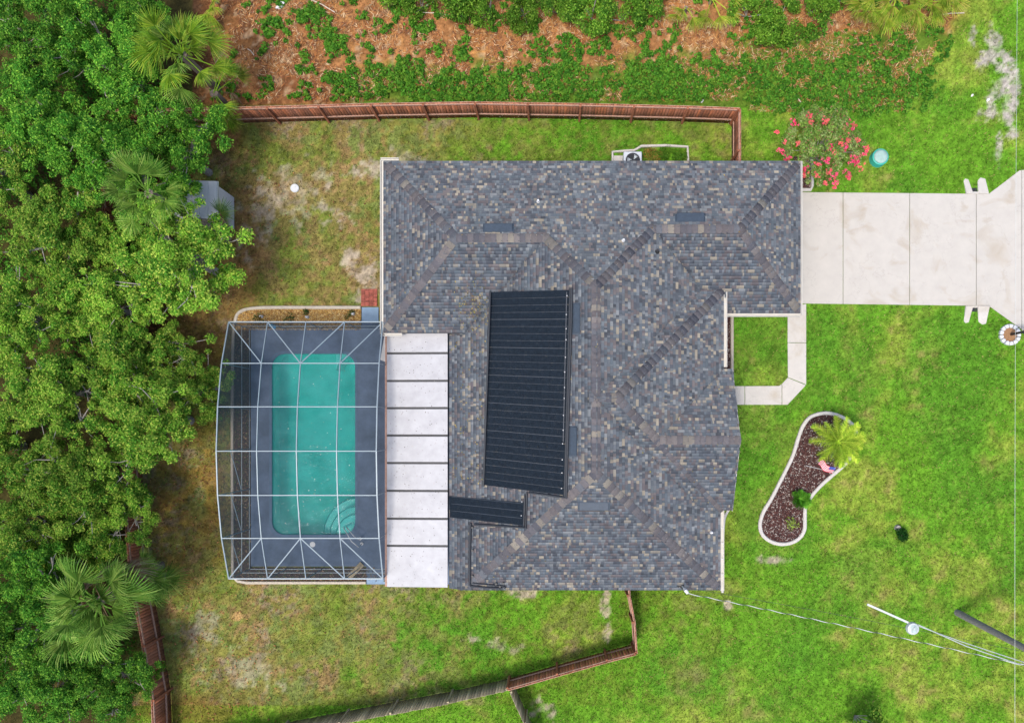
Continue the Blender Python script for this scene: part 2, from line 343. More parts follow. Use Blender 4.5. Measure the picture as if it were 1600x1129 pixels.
def kerb(px_pts, wpx, name='edging', m=None, closed=False, h=.10, label=None, cat='edging', group=None):
    pts = [P(a, b) for a, b in px_pts]; n = len(pts); wd = wpx/32.5/2; mb = MB(); L_, R_ = [], []
    for i in range(n):
        a = pts[(i-1) % n] if closed or i else pts[i]; b = pts[(i+1) % n] if closed or i < n-1 else pts[i]
        t_ = (b-a).normalized(); nn = Vector((-t_.y, t_.x, 0)); k = wd*(1+.06*random.uniform(-1, 1)); L_.append(pts[i]+nn*k); R_.append(pts[i]-nn*k)
    bm = mb.bm
    rows = []
    for i in range(n):
        c_ = (L_[i]+R_[i])/2
        prof = [(L_[i], -.05), (L_[i], h*.7), (L_[i].lerp(R_[i], .2), h), (L_[i].lerp(R_[i], .8), h), (R_[i], h*.7), (R_[i], -.05)]
        rows.append([bm.verts.new((p.x, p.y, z)) for p, z in prof])
    for i in range(n if closed else n-1):
        for k in range(5): bm.faces.new((rows[i][k], rows[i][k+1], rows[(i+1) % n][k+1], rows[(i+1) % n][k]))
    if not closed: bm.faces.new(rows[0]); bm.faces.new(rows[-1][::-1])
    return tag(mb.build(name, m or M['kerb']), label, cat, group)
def catmull(pts, n=6, closed=False):
    out = []; m_ = len(pts); rng_ = range(m_ if closed else m_-1)
    for i in rng_:
        p0 = pts[(i-1) % m_] if closed or i else pts[0]; p1 = pts[i]; p2 = pts[(i+1) % m_]; p3 = pts[(i+2) % m_] if closed or i+2 < m_ else pts[-1]
        for k in range(n):
            t_ = k/n
            out.append(tuple(.5*((2*p1[j])+(-p0[j]+p2[j])*t_+(2*p0[j]-5*p1[j]+4*p2[j]-p3[j])*t_*t_+(-p0[j]+3*p1[j]-3*p2[j]+p3[j])*t_**3) for j in range(2)))
    if not closed: out.append(pts[-1])
    return out
KID = [(1268, 650), (1290, 645), (1312, 650), (1330, 662), (1337, 676), (1334, 700), (1322, 722), (1300, 742), (1283, 757), (1267, 775), (1258, 792), (1257, 810), (1256, 828), (1246, 842), (1228, 849), (1208, 847), (1192, 836), (1187, 820), (1192, 800), (1205, 778), (1222, 745), (1238, 712), (1248, 680), (1256, 662)]
KIDS = catmull(KID, 4, True)
kerb(KIDS, 5.5, 'garden_edging', M['kerbwhite'], True, .12, 'white concrete edging looping around the kidney shaped mulch bed', 'edging')
kerb(catmull([(368, 503), (371, 492), (380, 485), (398, 481.5), (430, 480.5), (500, 480.5), (564, 480.5)], 4), 5, 'garden_edging', M['kerb'], False, .1, 'cream curved edging around the gravel bed north of the pool cage')
kerb([(366, 503), (364, 560), (363.5, 640), (363.5, 760), (364, 830), (364, 900), (372, 907), (386, 909.5), (450, 909.5), (572, 909.5)], 4.6, 'garden_edging', M['kerb'], False, .1, 'cream edging running down the west and south sides of the pool cage')
kerb([(1143.5, 490), (1143.5, 602)], 5, 'garden_edging', M['kerb'], False, .12, 'straight cream edging between the entry mulch strip and square lawn')
kerb([(1147, 490.5), (1250, 491)], 4, 'garden_edging', M['kerb'], False, .12, 'cream edging along the south wall of the garage')
kerb([(1252, 297), (1266, 297), (1268.5, 291), (1269, 262), (1266, 240)], 4.5, 'garden_edging', M['kerbwhite'], False, .14, 'white edging of the small bed under the pink flowering tree')
kerb(catmull([(1128.5, 925), (1128.5, 870), (1129.5, 830), (1132, 808), (1138, 796), (1144, 790)], 4), 4, 'garden_edging', M['kerbwhite'], False, .1, 'thin white edging curving along the south-east front wall')
kerb([(957, 262), (957, 238), (975, 236.5), (991, 235.5), (1002, 229), (1040, 228), (1074, 230), (1075.5, 262)], 3.6, 'garden_edging', M['kerbwhite'], False, .12, 'uneven cream edging of the weedy bed beside the air conditioner')
def culvert(sy, y0, label):
    t_ = tag(empty('culvert_end', P(1525, y0)), label, 'culvert', 'concrete culvert ends beside the driveway')
    o = P(1525, y0)
    def loc(q): v = P(*q)-o; return (v.x, v.y)
    for leg in ([(1509, y0), (1519.5, y0), (1513.5, y0+sy*23), (1508, y0+sy*24.5), (1505.5, y0+sy*21)] if sy < 0 else [(1508, y0), (1519.5, y0), (1514, y0+sy*26), (1508.5, y0+sy*27), (1506, y0+sy*24)],
                [(1527.5, y0), (1544, y0), (1540, y0+sy*24), (1532, y0+sy*26), (1527.5, y0+sy*21)] if sy < 0 else [(1526.5, y0), (1545.5, y0), (1541, y0+sy*28), (1535, y0+sy*29.5), (1529, y0+sy*25)]):
        n_ = len(leg); MB().prism([loc(q) for q in leg], -.3, [.10, .10, .0, -.0, .0]).build('wing_wall', M['walk'], t_, .02)
    MB().prism([loc(q) for q in [(1519.5, y0), (1527, y0), (1526, y0+sy*9), (1518, y0+sy*9)]], -.02, .02).build('pipe_darkness', M['black'], t_)  # solid black slab, painted shade in place of a hollow pipe
    MB().prism([loc(q) for q in [(1518, y0-sy*.2), (1528, y0-sy*.2), (1528, y0+sy*3), (1518, y0+sy*3)]], .0, .06).build('headwall', M['walk'], t_, .01)
culvert(-1, 302.9, 'concrete culvert end with two legs on the north side of driveway')
culvert(1, 477.8, 'concrete culvert end with two legs on the south side of driveway')
tag(MB().box(P(1604, 0).x, -600, -.02, P(1604, 0).x+6.5, 600, .015).build('road', M['asphalt']), kind='structure')

# mulch and gravel beds
def bed(outline, name, colr, n, label, var=.35, size=.035, z=.03):
    pts = [P(a, b) for a, b in outline]; base = MB().prism([p[:2] for p in pts], -.05, z).build(name, mat(name+'_soil', tuple(c*.75 for c in colr), .95, .3, 25, .8, 60))
    tag(base, kind='structure')
    xs = [p.x for p in pts]; ys = [p.y for p in pts]; q = np.array([[p.x, p.y] for p in pts])
    pp = np.stack([rng.uniform(min(xs), max(xs), n), rng.uniform(min(ys), max(ys), n)], 1); ins = np.zeros(n, bool); j = len(q)-1
    for i in range(len(q)):
        c1 = (q[i, 1] > pp[:, 1]) != (q[j, 1] > pp[:, 1])
        with np.errstate(divide='ignore', invalid='ignore'): c2 = pp[:, 0] < (q[j, 0]-q[i, 0])*(pp[:, 1]-q[i, 1])/(q[j, 1]-q[i, 1]+1e-12)+q[i, 0]
        ins ^= (c1 & c2); j = i
    pp = pp[ins]; k = len(pp); return pts, pp
def chips(pp, z, size, cols, name, parent=None, asp=.45, kind='stuff', flat_=.35):
    k = len(pp); th = rng.uniform(0, 2*np.pi, k); L_ = size*rng.uniform(.5, 1.5, k)[:, None]
    u = np.stack([np.cos(th), np.sin(th), rng.uniform(-flat_, flat_, k)], 1)*L_; v = np.stack([-np.sin(th), np.cos(th), rng.uniform(-flat_, flat_, k)], 1)*L_*asp
    c_ = np.column_stack([pp[:, 0], pp[:, 1], np.full(k, z)+rng.uniform(0, size*.6, k)]) if np.isscalar(z) else np.column_stack([pp, z])
    V = np.stack([c_-u, c_-v, c_+u, c_+v], 1).reshape(-1, 3); Fc = np.arange(4*k).reshape(k, 4)
    cols = np.asarray(cols); col = cols[rng.integers(0, len(cols), k)]*rng.uniform(.65, 1.35, (k, 1))
    o = link(name, mesh_np(name, V, Fc, col), M['debris'], parent); tag(o, kind=kind); return o
DARKM = [lin(88, 50, 44, .62), lin(70, 40, 36, .62), lin(105, 66, 56, .62), lin(60, 36, 34, .62), lin(88, 50, 44, .62), lin(170, 160, 150, .7)]
_, pp = bed(KIDS, 'mulch_bed', lin(80, 46, 40, .6), 26000, ''); chips(pp, .035, .04, DARKM, 'mulch')
wp = np.array([P(random.gauss(1275, 22), random.gauss(735, 30))[:2] for _ in range(60)]+[P(random.gauss(1215, 12), random.gauss(817, 9))[:2] for _ in range(60)])
_, pp = bed([(1130, 480), (1142, 480), (1142, 602), (1120, 602), (1120, 480)], 'entry_mulch_bed', lin(80, 42, 36, .6), 3500, ''); chips(pp, .035, .04, DARKM, 'mulch')
_, pp = bed([(1240, 245), (1266, 245), (1266, 294), (1240, 294)], 'corner_mulch_bed', lin(80, 42, 36, .6), 3000, ''); chips(pp, .035, .04, DARKM, 'mulch')
_, pp = bed([(368, 515), (373, 493), (384, 485.5), (400, 483), (564, 483), (564, 515)], 'gravel_bed', lin(185, 140, 75, .6), 22000, '')
chips(pp, .035, .04, [lin(205, 160, 90, .66), lin(170, 120, 60, .62), lin(220, 190, 130, .66), lin(130, 90, 50, .6), lin(190, 150, 70, .62)], 'gravel')
_, pp = bed([(366, 500), (392, 500), (392, 886), (606, 886), (606, 907), (388, 907), (374, 905), (366, 898)], 'border_bed', lin(92, 70, 52, .6), 16000, '')
chips(pp, .035, .05, [lin(120, 95, 70, .62), lin(92, 66, 50, .6), lin(150, 125, 95, .62), lin(96, 104, 50, .6)], 'mulch')

# ------------------------------------------------------------------ house
ZE = 2.6; SE_, SN, SS = .48, .45, .51
def E(px, py, z=ZE): return P(px, py, z)
class HipPart:
    """a roof volume over a rectangle: the lowest of its sloping planes"""
    def __init__(s, x0, x1, y0, y1, planes, name): s.x0, s.x1, s.y0, s.y1, s.pl, s.name = x0, x1, y0, y1, planes, name
    def z(s, x, y):
        v = np.min([a*x+b*y+c for a, b, c in s.pl], axis=0)
        return np.where((x >= s.x0-1e-6) & (x <= s.x1+1e-6) & (y >= s.y0-1e-6) & (y <= s.y1+1e-6), v, -9.0)
YN = E(0, 251.5).y; YS = E(0, 921.5).y
pN = (0, -SN, ZE+SN*YN)
mxW, mxE = E(727, 0).x, E(1126, 0).x
pMW = (SE_, 0, ZE-SE_*mxW); pME = (-SE_, 0, ZE+SE_*mxE); pMS = (0, SS, ZE-SS*YS)
lwx = E(599, 0).x; lwy = E(0, 520).y; gx1 = E(1251, 0).x; gy0 = E(0, 489.5).y
ZS = ZE+.42
sx1 = P(1131, 0, ZS).x; sy1 = P(0, 451, ZS).y; sy0 = P(0, 797, ZS).y; gbx = P(1145, 0, ZS).x; gby1 = P(0, 576, ZS).y
gridge = (gby1+sy0)/2
parts = [
    HipPart(E(700, 0).x, mxE, YS, YN, [pN, pMW, pME, pMS], 'main'),
    HipPart(lwx, mxW+6.2, lwy, YN, [pN, (.50, 0, ZE-.50*lwx), (0, SN, ZE-SN*lwy)], 'west'),
    HipPart(mxE-6.5, gx1, gy0, YN, [pN, (-.50, 0, ZE+.50*gx1), (0, SN, ZE-SN*gy0)], 'garage'),
    HipPart(mxE-6.0, sx1, sy0, sy1, [(-SE_, 0, ZS+SE_*sx1), (0, -SE_, ZS+SE_*sy1), (0, SE_, ZS-SE_*sy0)], 'entry'),
    HipPart(sx1-4.2, gbx, sy0+.003, gby1, [(0, -SE_, ZS+SE_*gby1), (0, SE_, ZS-SE_*sy0)], 'gable')]
def Zr(x, y):
    x = np.asarray(x, float); y = np.asarray(y, float); return np.max([p.z(x, y) for p in parts], axis=0)
house = tag(empty('house', (0, 0, 0)), 'single storey house with a slate grey shingle roof and white gutters', 'house')

# roof solids (deck under the shingles)
roof_obj = None
for i, p in enumerate(parts):
    bm2 = bmesh.new(); bmesh.ops.create_cube(bm2, size=1, matrix=Matrix.Translation(((p.x0+p.x1)/2, (p.y0+p.y1)/2, 0)) @ Matrix.Diagonal((p.x1-p.x0, p.y1-p.y0, 40, 1)))
    base_z = {'entry': ZS, 'gable': ZS}.get(p.name, ZE)-.16
    cuts_ = [((0, 0, base_z), (0, 0, -1))]+[((0, 0, c_-.012-.003*i), Vector((-a, -b, 1)).normalized()) for a, b, c_ in p.pl]
    for pc, pn in cuts_:
        r_ = bmesh.ops.bisect_plane(bm2, geom=bm2.verts[:]+bm2.edges[:]+bm2.faces[:], plane_co=pc, plane_no=pn, clear_outer=True)
        ed = [e for e in bm2.edges if e.is_boundary]
        if ed: bmesh.ops.holes_fill(bm2, edges=ed)
    if roof_obj is None:
        roof_me = bpy.data.meshes.new('roof'); acc = bmesh.new()
    tmp = bpy.data.meshes.new('t'); bm2.to_mesh(tmp); bm2.free(); acc.from_mesh(tmp); bpy.data.meshes.remove(tmp); roof_obj = 1
bmesh.ops.recalc_face_normals(acc, faces=acc.faces); acc.to_mesh(roof_me); acc.free()
roof = link('roof', roof_me, M['deckroof'], house)
# low west skirt where the main slope runs down past the south hip
mb = MB(); xa, xb = E(700, 0).x, mxW+.3; za = float(pMW[0]*xa+pMW[2])
mb.prism([(xa, YS+.01), (xb, YS+.01), (xb, lwy-.2), (xa, lwy-.2)], [za-.14, ZE-.16, ZE-.16, za-.14], [za-.012, za-.012+SE_*(xb-xa), za-.012+SE_*(xb-xa), za-.012]); mb.build('lower_eave', M['deckroof'], roof)

# shingle tabs, every one a raised piece of its own
PAL = np.array([lin(*c, .77) for c in ((96, 102, 108), (86, 92, 99), (106, 110, 114), (108, 102, 102), (80, 84, 91), (98, 93, 95), (122, 126, 128), (101, 108, 113), (134, 129, 119), (148, 140, 125), (90, 99, 106), (74, 78, 84))])
PW = np.array([.16, .13, .11, .10, .09, .09, .06, .08, .05, .045, .07, .055]); PW = PW/PW.sum()
TV, TF, TC = [], [], []; nv = 0
planes = {}
for p in parts:
    for pl in p.pl: planes[tuple(round(v, 5) for v in pl)] = ({'entry': ZS, 'gable': ZS}.get(p.name, ZE), pl)
bx0, bx1, by0, by1 = lwx-.1, gx1+.1, YS-.1, YN+.1
for key, (zeave, (a, b, c_)) in planes.items():
    s_ = math.hypot(a, b); g = np.array([a, b])/s_; u = np.array([-g[1], g[0]]); d0 = (zeave-c_)/s_; e_ = .128
    if (a, b, c_) == pMW: d0 = (float(pMW[0]*E(700, 0).x+pMW[2])-c_)/s_
    cor = np.array([[bx0, by0], [bx0, by1], [bx1, by0], [bx1, by1]]); us = cor @ u; ua, ub = us.min(), us.max(); nrow = int(8.5/e_)
    U0, U1, D0 = [], [], []
    for k in range(nrow):
        x = ua-rng.random()*.3
        while x < ub:
            w_ = float(rng.choice([.07, .10, .13, .16, .21, .30], p=[.16, .28, .25, .17, .10, .04])); U0.append(x); U1.append(x+w_); D0.append(d0+k*e_); x += w_
    U0, U1, D0 = map(np.array, (U0, U1, D0)); D1 = D0+e_
    def test(uu, dd):
        x = uu*u[0]+dd*g[0]; y = uu*u[1]+dd*g[1]; z = a*x+b*y+c_; return (np.abs(z-Zr(x, y)) < .004)
    m_ = .006
    c4 = [test(U0+m_, D0+m_), test(U1-m_, D0+m_), test(U1-m_, D1-m_), test(U0+m_, D1-m_)]
    full = c4[0] & c4[1] & c4[2] & c4[3]; some = (c4[0] | c4[1] | c4[2] | c4[3]) & ~full
    cid = np.arange(len(U0)); sel = [(U0[full], U1[full], D0[full], D1[full], cid[full])]
    u0s, u1s, d0s, d1s, ids = U0[some], U1[some], D0[some], D1[some], cid[some]
    for q in range(4):
        for r_ in range(2):
            ua_ = u0s+(u1s-u0s)*q/4; ub_ = u0s+(u1s-u0s)*(q+1)/4; da = d0s+(d1s-d0s)*r_/2; db = d0s+(d1s-d0s)*(r_+1)/2
            ok = test((ua_+ub_)/2, (da+db)/2); sel.append((ua_[ok], ub_[ok], da[ok], db[ok], ids[ok]))
    A0, A1, B0, B1, ID = [np.concatenate(v) for v in zip(*sel)]
    if not len(A0): continue
    ci = rng.choice(len(PAL), size=len(U0), p=PW); br = rng.uniform(.86, 1.14, len(U0)); th = rng.choice([.004, .010, .014], size=len(U0))
    col = PAL[ci[ID]]*br[ID][:, None]; t_ = th[ID]; gap = .0025
    def pt(uu, dd, off): x = uu*u[0]+dd*g[0]; y = uu*u[1]+dd*g[1]; return np.stack([x, y, a*x+b*y+c_+off], 1)
    v = np.stack([pt(A0+gap, B0, t_+.008), pt(A1-gap, B0, t_+.008), pt(A1-gap, B1+.012, t_*0+.002), pt(A0+gap, B1+.012, t_*0+.002), pt(A0+gap, B0, t_*0-.01), pt(A1-gap, B0, t_*0-.01)], 1)
    n_ = len(A0); base = (nv+np.arange(n_)*6)[:, None]
    # u x g orientation so that tops face up
    top = base+np.array([[0, 3, 2, 1]]) if (u[0]*g[1]-u[1]*g[0]) < 0 else base+np.array([[0, 1, 2, 3]])
    fr = base+np.array([[4, 5, 1, 0]])
    TV.append(v.reshape(-1, 3)); TF.append(top); TF.append(fr); TC.append(col); TC.append(col*.8); nv += 6*n_
sh = link('shingles', mesh_np('shingles', np.concatenate(TV), np.concatenate(TF), np.concatenate(TC)), M['shingle'], roof); tag(sh, kind='stuff')
# hip and ridge caps
capn = 0
CAPC = np.array([lin(*c, .77) for c in ((104, 100, 102), (116, 110, 108), (92, 90, 94), (124, 118, 110), (98, 100, 105), (86, 86, 92), (134, 127, 116), (108, 102, 101), (100, 95, 96))])
for p in parts:
    n_ = len(p.pl)
    for i in range(n_):
        for j in range(i+1, n_):
            a1, b1, c1 = p.pl[i]; a2, b2, c2 = p.pl[j]; A_, B_, D_ = a1-a2, b1-b2, c2-c1
            q = A_*A_+B_*B_
            if q < 1e-9: continue
            base = np.array([A_*D_/q, B_*D_/q]); dr = np.array([-B_, A_])/math.sqrt(q)
            t_ = np.arange(-40, 40, .02); X = base[0]+dr[0]*t_; Y = base[1]+dr[1]*t_; Z = a1*X+b1*Y+c1
            zz = p.z(X, Y); nrm = np.array([-dr[1], dr[0]])*.2
            ok = (np.abs(zz-Z) < 1e-4) & (np.abs(Zr(X, Y)-Z) < .003) & (Zr(X+nrm[0], Y+nrm[1])+Zr(X-nrm[0], Y-nrm[1]) < 2*Z-.02) & (Zr(X+nrm[0], Y+nrm[1]) > 0) & (Zr(X-nrm[0], Y-nrm[1]) > 0)
            if ok.sum() < 10: continue
            T = t_[ok]; t0, t1 = T.min(), T.max()
            z0_, z1_ = a1*(base[0]+dr[0]*t0)+b1*(base[1]+dr[1]*t0)+c1, a1*(base[0]+dr[0]*t1)+b1*(base[1]+dr[1]*t1)+c1
            if z0_ > z1_+1e-3: dr = -dr; t0, t1 = -t1, -t0
            L_ = t1-t0; k = max(1, round(L_/.25)); st = L_/k; wd = .19; nn = np.array([-dr[1], dr[0]])*wd
            for s_ in range(k):
                ta = t0+s_*st; tb = ta+st*1.12; vs = []
                for tt, lift in ((ta, .027), (tb, .012)):
                    c0 = base+dr*tt; zc = a1*c0[0]+b1*c0[1]+c1
                    for sg in (-1, 0, 1):
                        q_ = c0+nn*sg; zq = zc if sg == 0 else min(a1*q_[0]+b1*q_[1]+c1, a2*q_[0]+b2*q_[1]+c2); vs.append((q_[0], q_[1], zq+lift))
                vs += [(x, y, z-.03) for x, y, z in vs[:3]]
                col = CAPC[random.choices(range(9), [5, 3, 5, 2, 4, 4, 1.6, 4, 4])[0]]*random.uniform(.9, 1.1)
                me = mesh_np('ridge_cap', vs, [(0, 1, 4, 3), (1, 2, 5, 4), (6, 7, 1, 0), (7, 8, 2, 1), (6, 0, 3, 3), (2, 8, 5, 5)][:4], [col]*4)
                link('ridge_cap', me, M['cap'], roof); capn += 1
print('caps', capn, 'tabs', nv//6)

def on_roof(px, py, off=0.0):
    z = 3.2
    for _ in range(25): q = P(px, py, z); z = float(Zr(q.x, q.y))+off
    return P(px, py, z)
def roof_slab(pxs, h0, h1, name, m, parent=None, bevel=0):
    pts = [on_roof(a, b, h1) for a, b in pxs]
    return MB().prism([p[:2] for p in pts], [float(Zr(p.x, p.y))+h0 for p in pts], [p.z for p in pts]).build(name, m, parent, bevel)
def roof_vent(x0, y0, x1, y1, low):
    """low: side that opens down the slope"""
    c_ = [(x0, y0), (x1, y0), (x1, y1), (x0, y1)]; pts = [on_roof(a, b, .0) for a, b in c_]
    hs = {'N': [.12, .12, .02, .02], 'S': [.02, .02, .12, .12], 'E': [.02, .12, .12, .02], 'W': [.12, .02, .02, .12]}[low]
    o = MB().prism([p[:2] for p in pts], [p.z-.02 for p in pts], [p.z+h for p, h in zip(pts, hs)]).build('roof_vent', M['ventmetal'], roof, .012)
    cx, cy = (x0+x1)/2, (y0+y1)/2; k = 1.10
    fl = [on_roof(cx+(a-cx)*k, cy+(b-cy)*k, .02) for a, b in c_]
    MB().prism([p[:2] for p in fl], [p.z-.02 for p in fl], [p.z for p in fl]).build('flashing', M['ventmetal'], roof)
roof_vent(757, 350, 801, 362, 'N'); roof_vent(1057, 333.5, 1100, 346, 'N'); roof_vent(905, 784.5, 951, 796.5, 'S')
roof_vent(894, 475, 906, 520, 'E'); roof_vent(889, 667, 901, 711, 'E')
q = on_roof(1026, 393); MB().cyl(q, .055, q.z-.05, q.z+.28, 12).cyl(q, .13, q.z-.05, q.z+.07, 12, .07).build('vent_pipe', M['black'], roof)
for a, b in ((841, 315), (974, 376), (1111, 831)):
    q = on_roof(a, b); MB().cyl(q, .045, q.z-.05, q.z+.22, 12).cyl(q, .10, q.z-.05, q.z+.05, 12, .06).build('vent_pipe', M['white'], roof)

# gutters
def gutter(a, b, z, wd=.13, hangers=True):
    a = Vector((a[0], a[1], z)); b = Vector((b[0], b[1], z)); d = (b-a).normalized(); n = Vector((-d.y, d.x, 0)); mb = MB()
    mb.bar(a+n*wd/2, b+n*wd/2, .03, .12); mb.bar(a-n*wd/2, b-n*wd/2, .022, .12); mb.bar(a-Vector((0, 0, .055)), b-Vector((0, 0, .055)), wd, .012)
    o = mb.build('gutter', M['fascia'], house)
    return o
zg = ZE-.07
xw = lwx-.075
gutter((xw, YN+.06), (xw, lwy-.04), zg); gutter((xw-.06, YN+.085), (xw+.75, YN+.085), zg, .10); gutter((xw-.06, lwy-.075), (xw+.9, lwy-.075), zg, .10)
gutter((sx1-.86, sy1+.06), (sx1+.12, sy1+.06), ZS-.06, .11); gutter((sx1+.075, sy1+.10), (sx1+.075, P(0, 573, ZS).y), ZS-.06, .12)
gutter((mxE+.08, E(0, 797).y), (mxE+.08, YS-.03), zg, .13)
gutter((E(1132, 0).x, gy0-.07), (gx1, gy0-.07), zg, .11)
gutter((gx1+.05, gy0-.05), (gx1+.05, YN), zg, .05)
for (x, ya, yb, z) in ((mxE+.08, E(0, 800).y, YS, zg), (sx1+.075, sy1, P(0, 570, ZS).y, ZS-.06)):
    k = int(abs(yb-ya)/.75)
    for i in range(1, k+1): MB().box(x-.10, ya+(yb-ya)*i/(k+1)-.012, z+.062, x+.07, ya+(yb-ya)*i/(k+1)+.012, z+.075).build('gutter_strap', M['white'], house)
# gable barge boards
for y0_, y1_ in ((sy0, gridge), (gby1, gridge)):
    za = ZS; zb = ZS+SE_*abs(gridge-y0_)
    MB().bar((gbx-.015, y0_, za-.09), (gbx-.015, y1_, zb-.09), .03, .15).build('barge_board', M['fascia'], house)
# walls with openings that face the garden
def wall_box(x0, y0, x1, y1, z1=ZE-.16, name='wall'): return MB().box(x0, y0, 0.0, x1, y1, z1).build(name, M['stucco'], house)
o5 = .55
wall_box(E(700, 0).x+o5, YS+o5, mxE-o5, YN-o5); wall_box(lwx+o5, lwy+o5, E(700, 0).x+o5-.003, YN-o5); wall_box(mxE-o5+.003, gy0+o5, gx1-o5, YN-o5)
wall_box(mxE-o5+.003, sy0+.6, sx1-.5, sy1-.7, ZS-.16); wall_box(sx1-.5+.003, sy0+.4, gbx-.35, gby1-.4, ZS-.16)
gd = MB()
for i in range(4): gd.box(gx1-o5, gy0+1.0, .05+i*.53, gx1-o5+.04, YN-1.0, .05+i*.53+.51)
gd.build('garage_door', M['white'], house, .01)
for (x, y0_, y1_) in ((mxE-o5, E(0, 900).y, E(0, 855).y), (gbx-.35, gridge-.8, gridge+.8)):
    wd_ = MB().box(x-.02, y0_, .9, x+.03, y1_, 2.1).build('window', M['white'], house); MB().box(x+.031, y0_+.06, .96, x+.036, y1_-.06, 2.04).build('pane', M['glass'], wd_)
xs_ = E(700, 0).x+o5
for k in range(3):
    y0_ = E(0, 640+k*70).y; wd_ = MB().box(xs_-.05, y0_-1.8, .05, xs_+.02, y0_, 2.05).build('sliding_door', M['white'], house); MB().box(xs_-.056, y0_-1.72, .12, xs_-.051, y0_-.08, 1.98).build('pane', M['glass'], wd_)

# patio roof of white insulated panels
proof = MB(); XE, XW = P(699.5, 0, 2.2).x, P(604.5, 0, 2.06).x
ys = [P(0, v, 2.15).y for v in (520.5, 551.5, 594.7, 637.2, 680, 723, 766.5, 810, 852.5, 917)]
proof.box(XW+.05, ys[-1]+.03, 1.98, XE-.02, ys[0]-.02, 2.0)
pr = proof.build('patio_roof', M['seam'], house)
for i in range(9):
    g0 = .045 if i else .0; g1 = .045 if i < 8 else 0
    def pz(x): return 2.06+(x-XW)/(XE-XW)*.14
    a, b = ys[i]-g0, ys[i+1]+g1
    if i < 8 and False: pass
    MB().prism([(XW, b), (XE, b), (XE, a), (XW, a)], [pz(XW)-.08, pz(XE)-.08, pz(XE)-.08, pz(XW)-.08], [pz(XW), pz(XE), pz(XE), pz(XW)]).build('roof_panel', M['insul'], pr, .012)
    if i < 8:   # raised dirty seam between panels
        mb = MB(); n_ = 14
        for k in range(n_):
            xa = XW+(XE-XW)*k/n_; xb = XW+(XE-XW)*(k+1)/n_; j = random.uniform(-.006, .006)
            mb.box(xa, ys[i+1]-.034+j, pz(xa)-.07, xb, ys[i+1]+.034+j, pz(xa)+.012)
        mb.build('seam', M['seam'], pr)
n_ = 420; sx_ = rng.uniform(XW+.1, XE-.05, n_); sy_ = rng.uniform(ys[-1]+.1, ys[0]-.1, n_)
chips(np.stack([sx_, sy_], 1), 2.06+(sx_-XW)/(XE-XW)*.14+.004, .02, [(.2, .18, .16), (.3, .27, .24), (.12, .1, .09)], 'dirt_speck', pr, .8, flat_=.02)
MB().box(XW-.09, ys[-1]+.02, 1.93, XW-.005, ys[0], 2.05).build('patio_gutter', M['woodlight'], house)
for k in range(5): MB().box(XW+.02, ys[-1]+.1+k*2.9, .03, XW+.12, ys[-1]+.2+k*2.9, 1.97).build('post', M['white'], house)
MB().prism([P(594, 562, 0.5)[:2], P(601, 520, .5)[:2]]+[P(608, 520, .5)[:2], P(602, 565, .5)[:2]], 0.03, .5).build('bench_top', M['white'], house, .02)

# solar pool heating mats lying on the west slope
def heater(corners, rows, label, pipes):
    """corners: top-left, top-right, bottom-right, bottom-left in the photo"""
    tl, tr, br_, bl = corners; t_ = tag(empty('solar_heater', on_roof(*tl)), label, 'solar heater'); o = t_.location.copy()
    def at(u_, v_): return tuple((tl[k]*(1-u_)+tr[k]*u_)*(1-v_)+(bl[k]*(1-u_)+br_[k]*u_)*v_ for k in range(2))
    bend = lambda u_: 0
    per = 4
    for r_ in range(rows):
        mb = MB(); nsub = per
        for q in range(nsub):
            v0 = (r_+q/nsub)/rows+.0012; v1 = (r_+(q+1)/nsub)/rows-.0012-(.0012 if q == nsub-1 else 0)
            nt = 7
            for k in range(nt):
                a0 = v0+(v1-v0)*(k+.10)/nt; a1 = v0+(v1-v0)*(k+.90)/nt
                pts = [on_roof(*at(u_, v_), .055) for u_, v_ in ((0.0, a0), (1, a0), (1, a1), (0, a1))]; pts = [p-o for p in pts]
                mb.prism([p[:2] for p in pts], [p.z-.035 for p in pts], [p.z for p in pts])
        mb.build('collector_mat', M['rubber'], t_)
        for q in range(1, nsub+1):
            v_ = (r_+q/nsub)/rows; a = on_roof(*at(.03, v_), .06 if q == nsub else .052)-o; b = on_roof(*at(.97, v_), .06 if q == nsub else .052)-o
            if v_ < .999: MB().bar(a, b, .022 if q == nsub else .012, .006).build('strap', M['strap'], t_)
    for u_ in ((0.0, 1.0) if pipes > 1 else (1.0,)):
        MB().tube([on_roof(*at(u_, -.004), .075)-o, on_roof(*at(u_, 1.004), .075)-o], .045, 10).build('header_pipe', M['rubberpipe'], t_)
    for u_ in (0.0, .965):
        for r_ in range(rows*2):
            if u_ == 0.0 and pipes < 2: continue
            q = on_roof(*at(u_-.006*random.random(), (r_+.5+random.uniform(-.2, .2))/rows/2), .11)-o; MB().cyl(q, .028, q.z-.05, q.z+.01, 8).build('clip', M['clip'], t_)
    return t_, o
h1, o1 = heater(((766, 456), (891, 452.5), (882, 774), (755.5, 758)), 7, 'large black solar pool heater of ribbed mats on the west roof slope', 2)
MB().tube([on_roof(893.5, 450, .09)-o1, on_roof(892.5, 500, .09)-o1, on_roof(886.5, 700, .09)-o1, on_roof(884.5, 778, .09)-o1], .05, 10).build('return_pipe', M['rubberpipe'], h1)
MB().bar(on_roof(885.5, 456, .1)-o1, on_roof(880, 690, .1)-o1, .035, .02).build('valve_rail', M['strap'], h1)
MB().tube([on_roof(884, 777, .09)-o1, on_roof(826, 769, .09)-o1], .04, 8).build('return_pipe', M['rubberpipe'], h1)
h2, o2 = heater(((701, 764), (820, 775), (818.5, 821), (703, 808)), 1, 'short black solar pool heater below the large one beside the patio roof', 1)
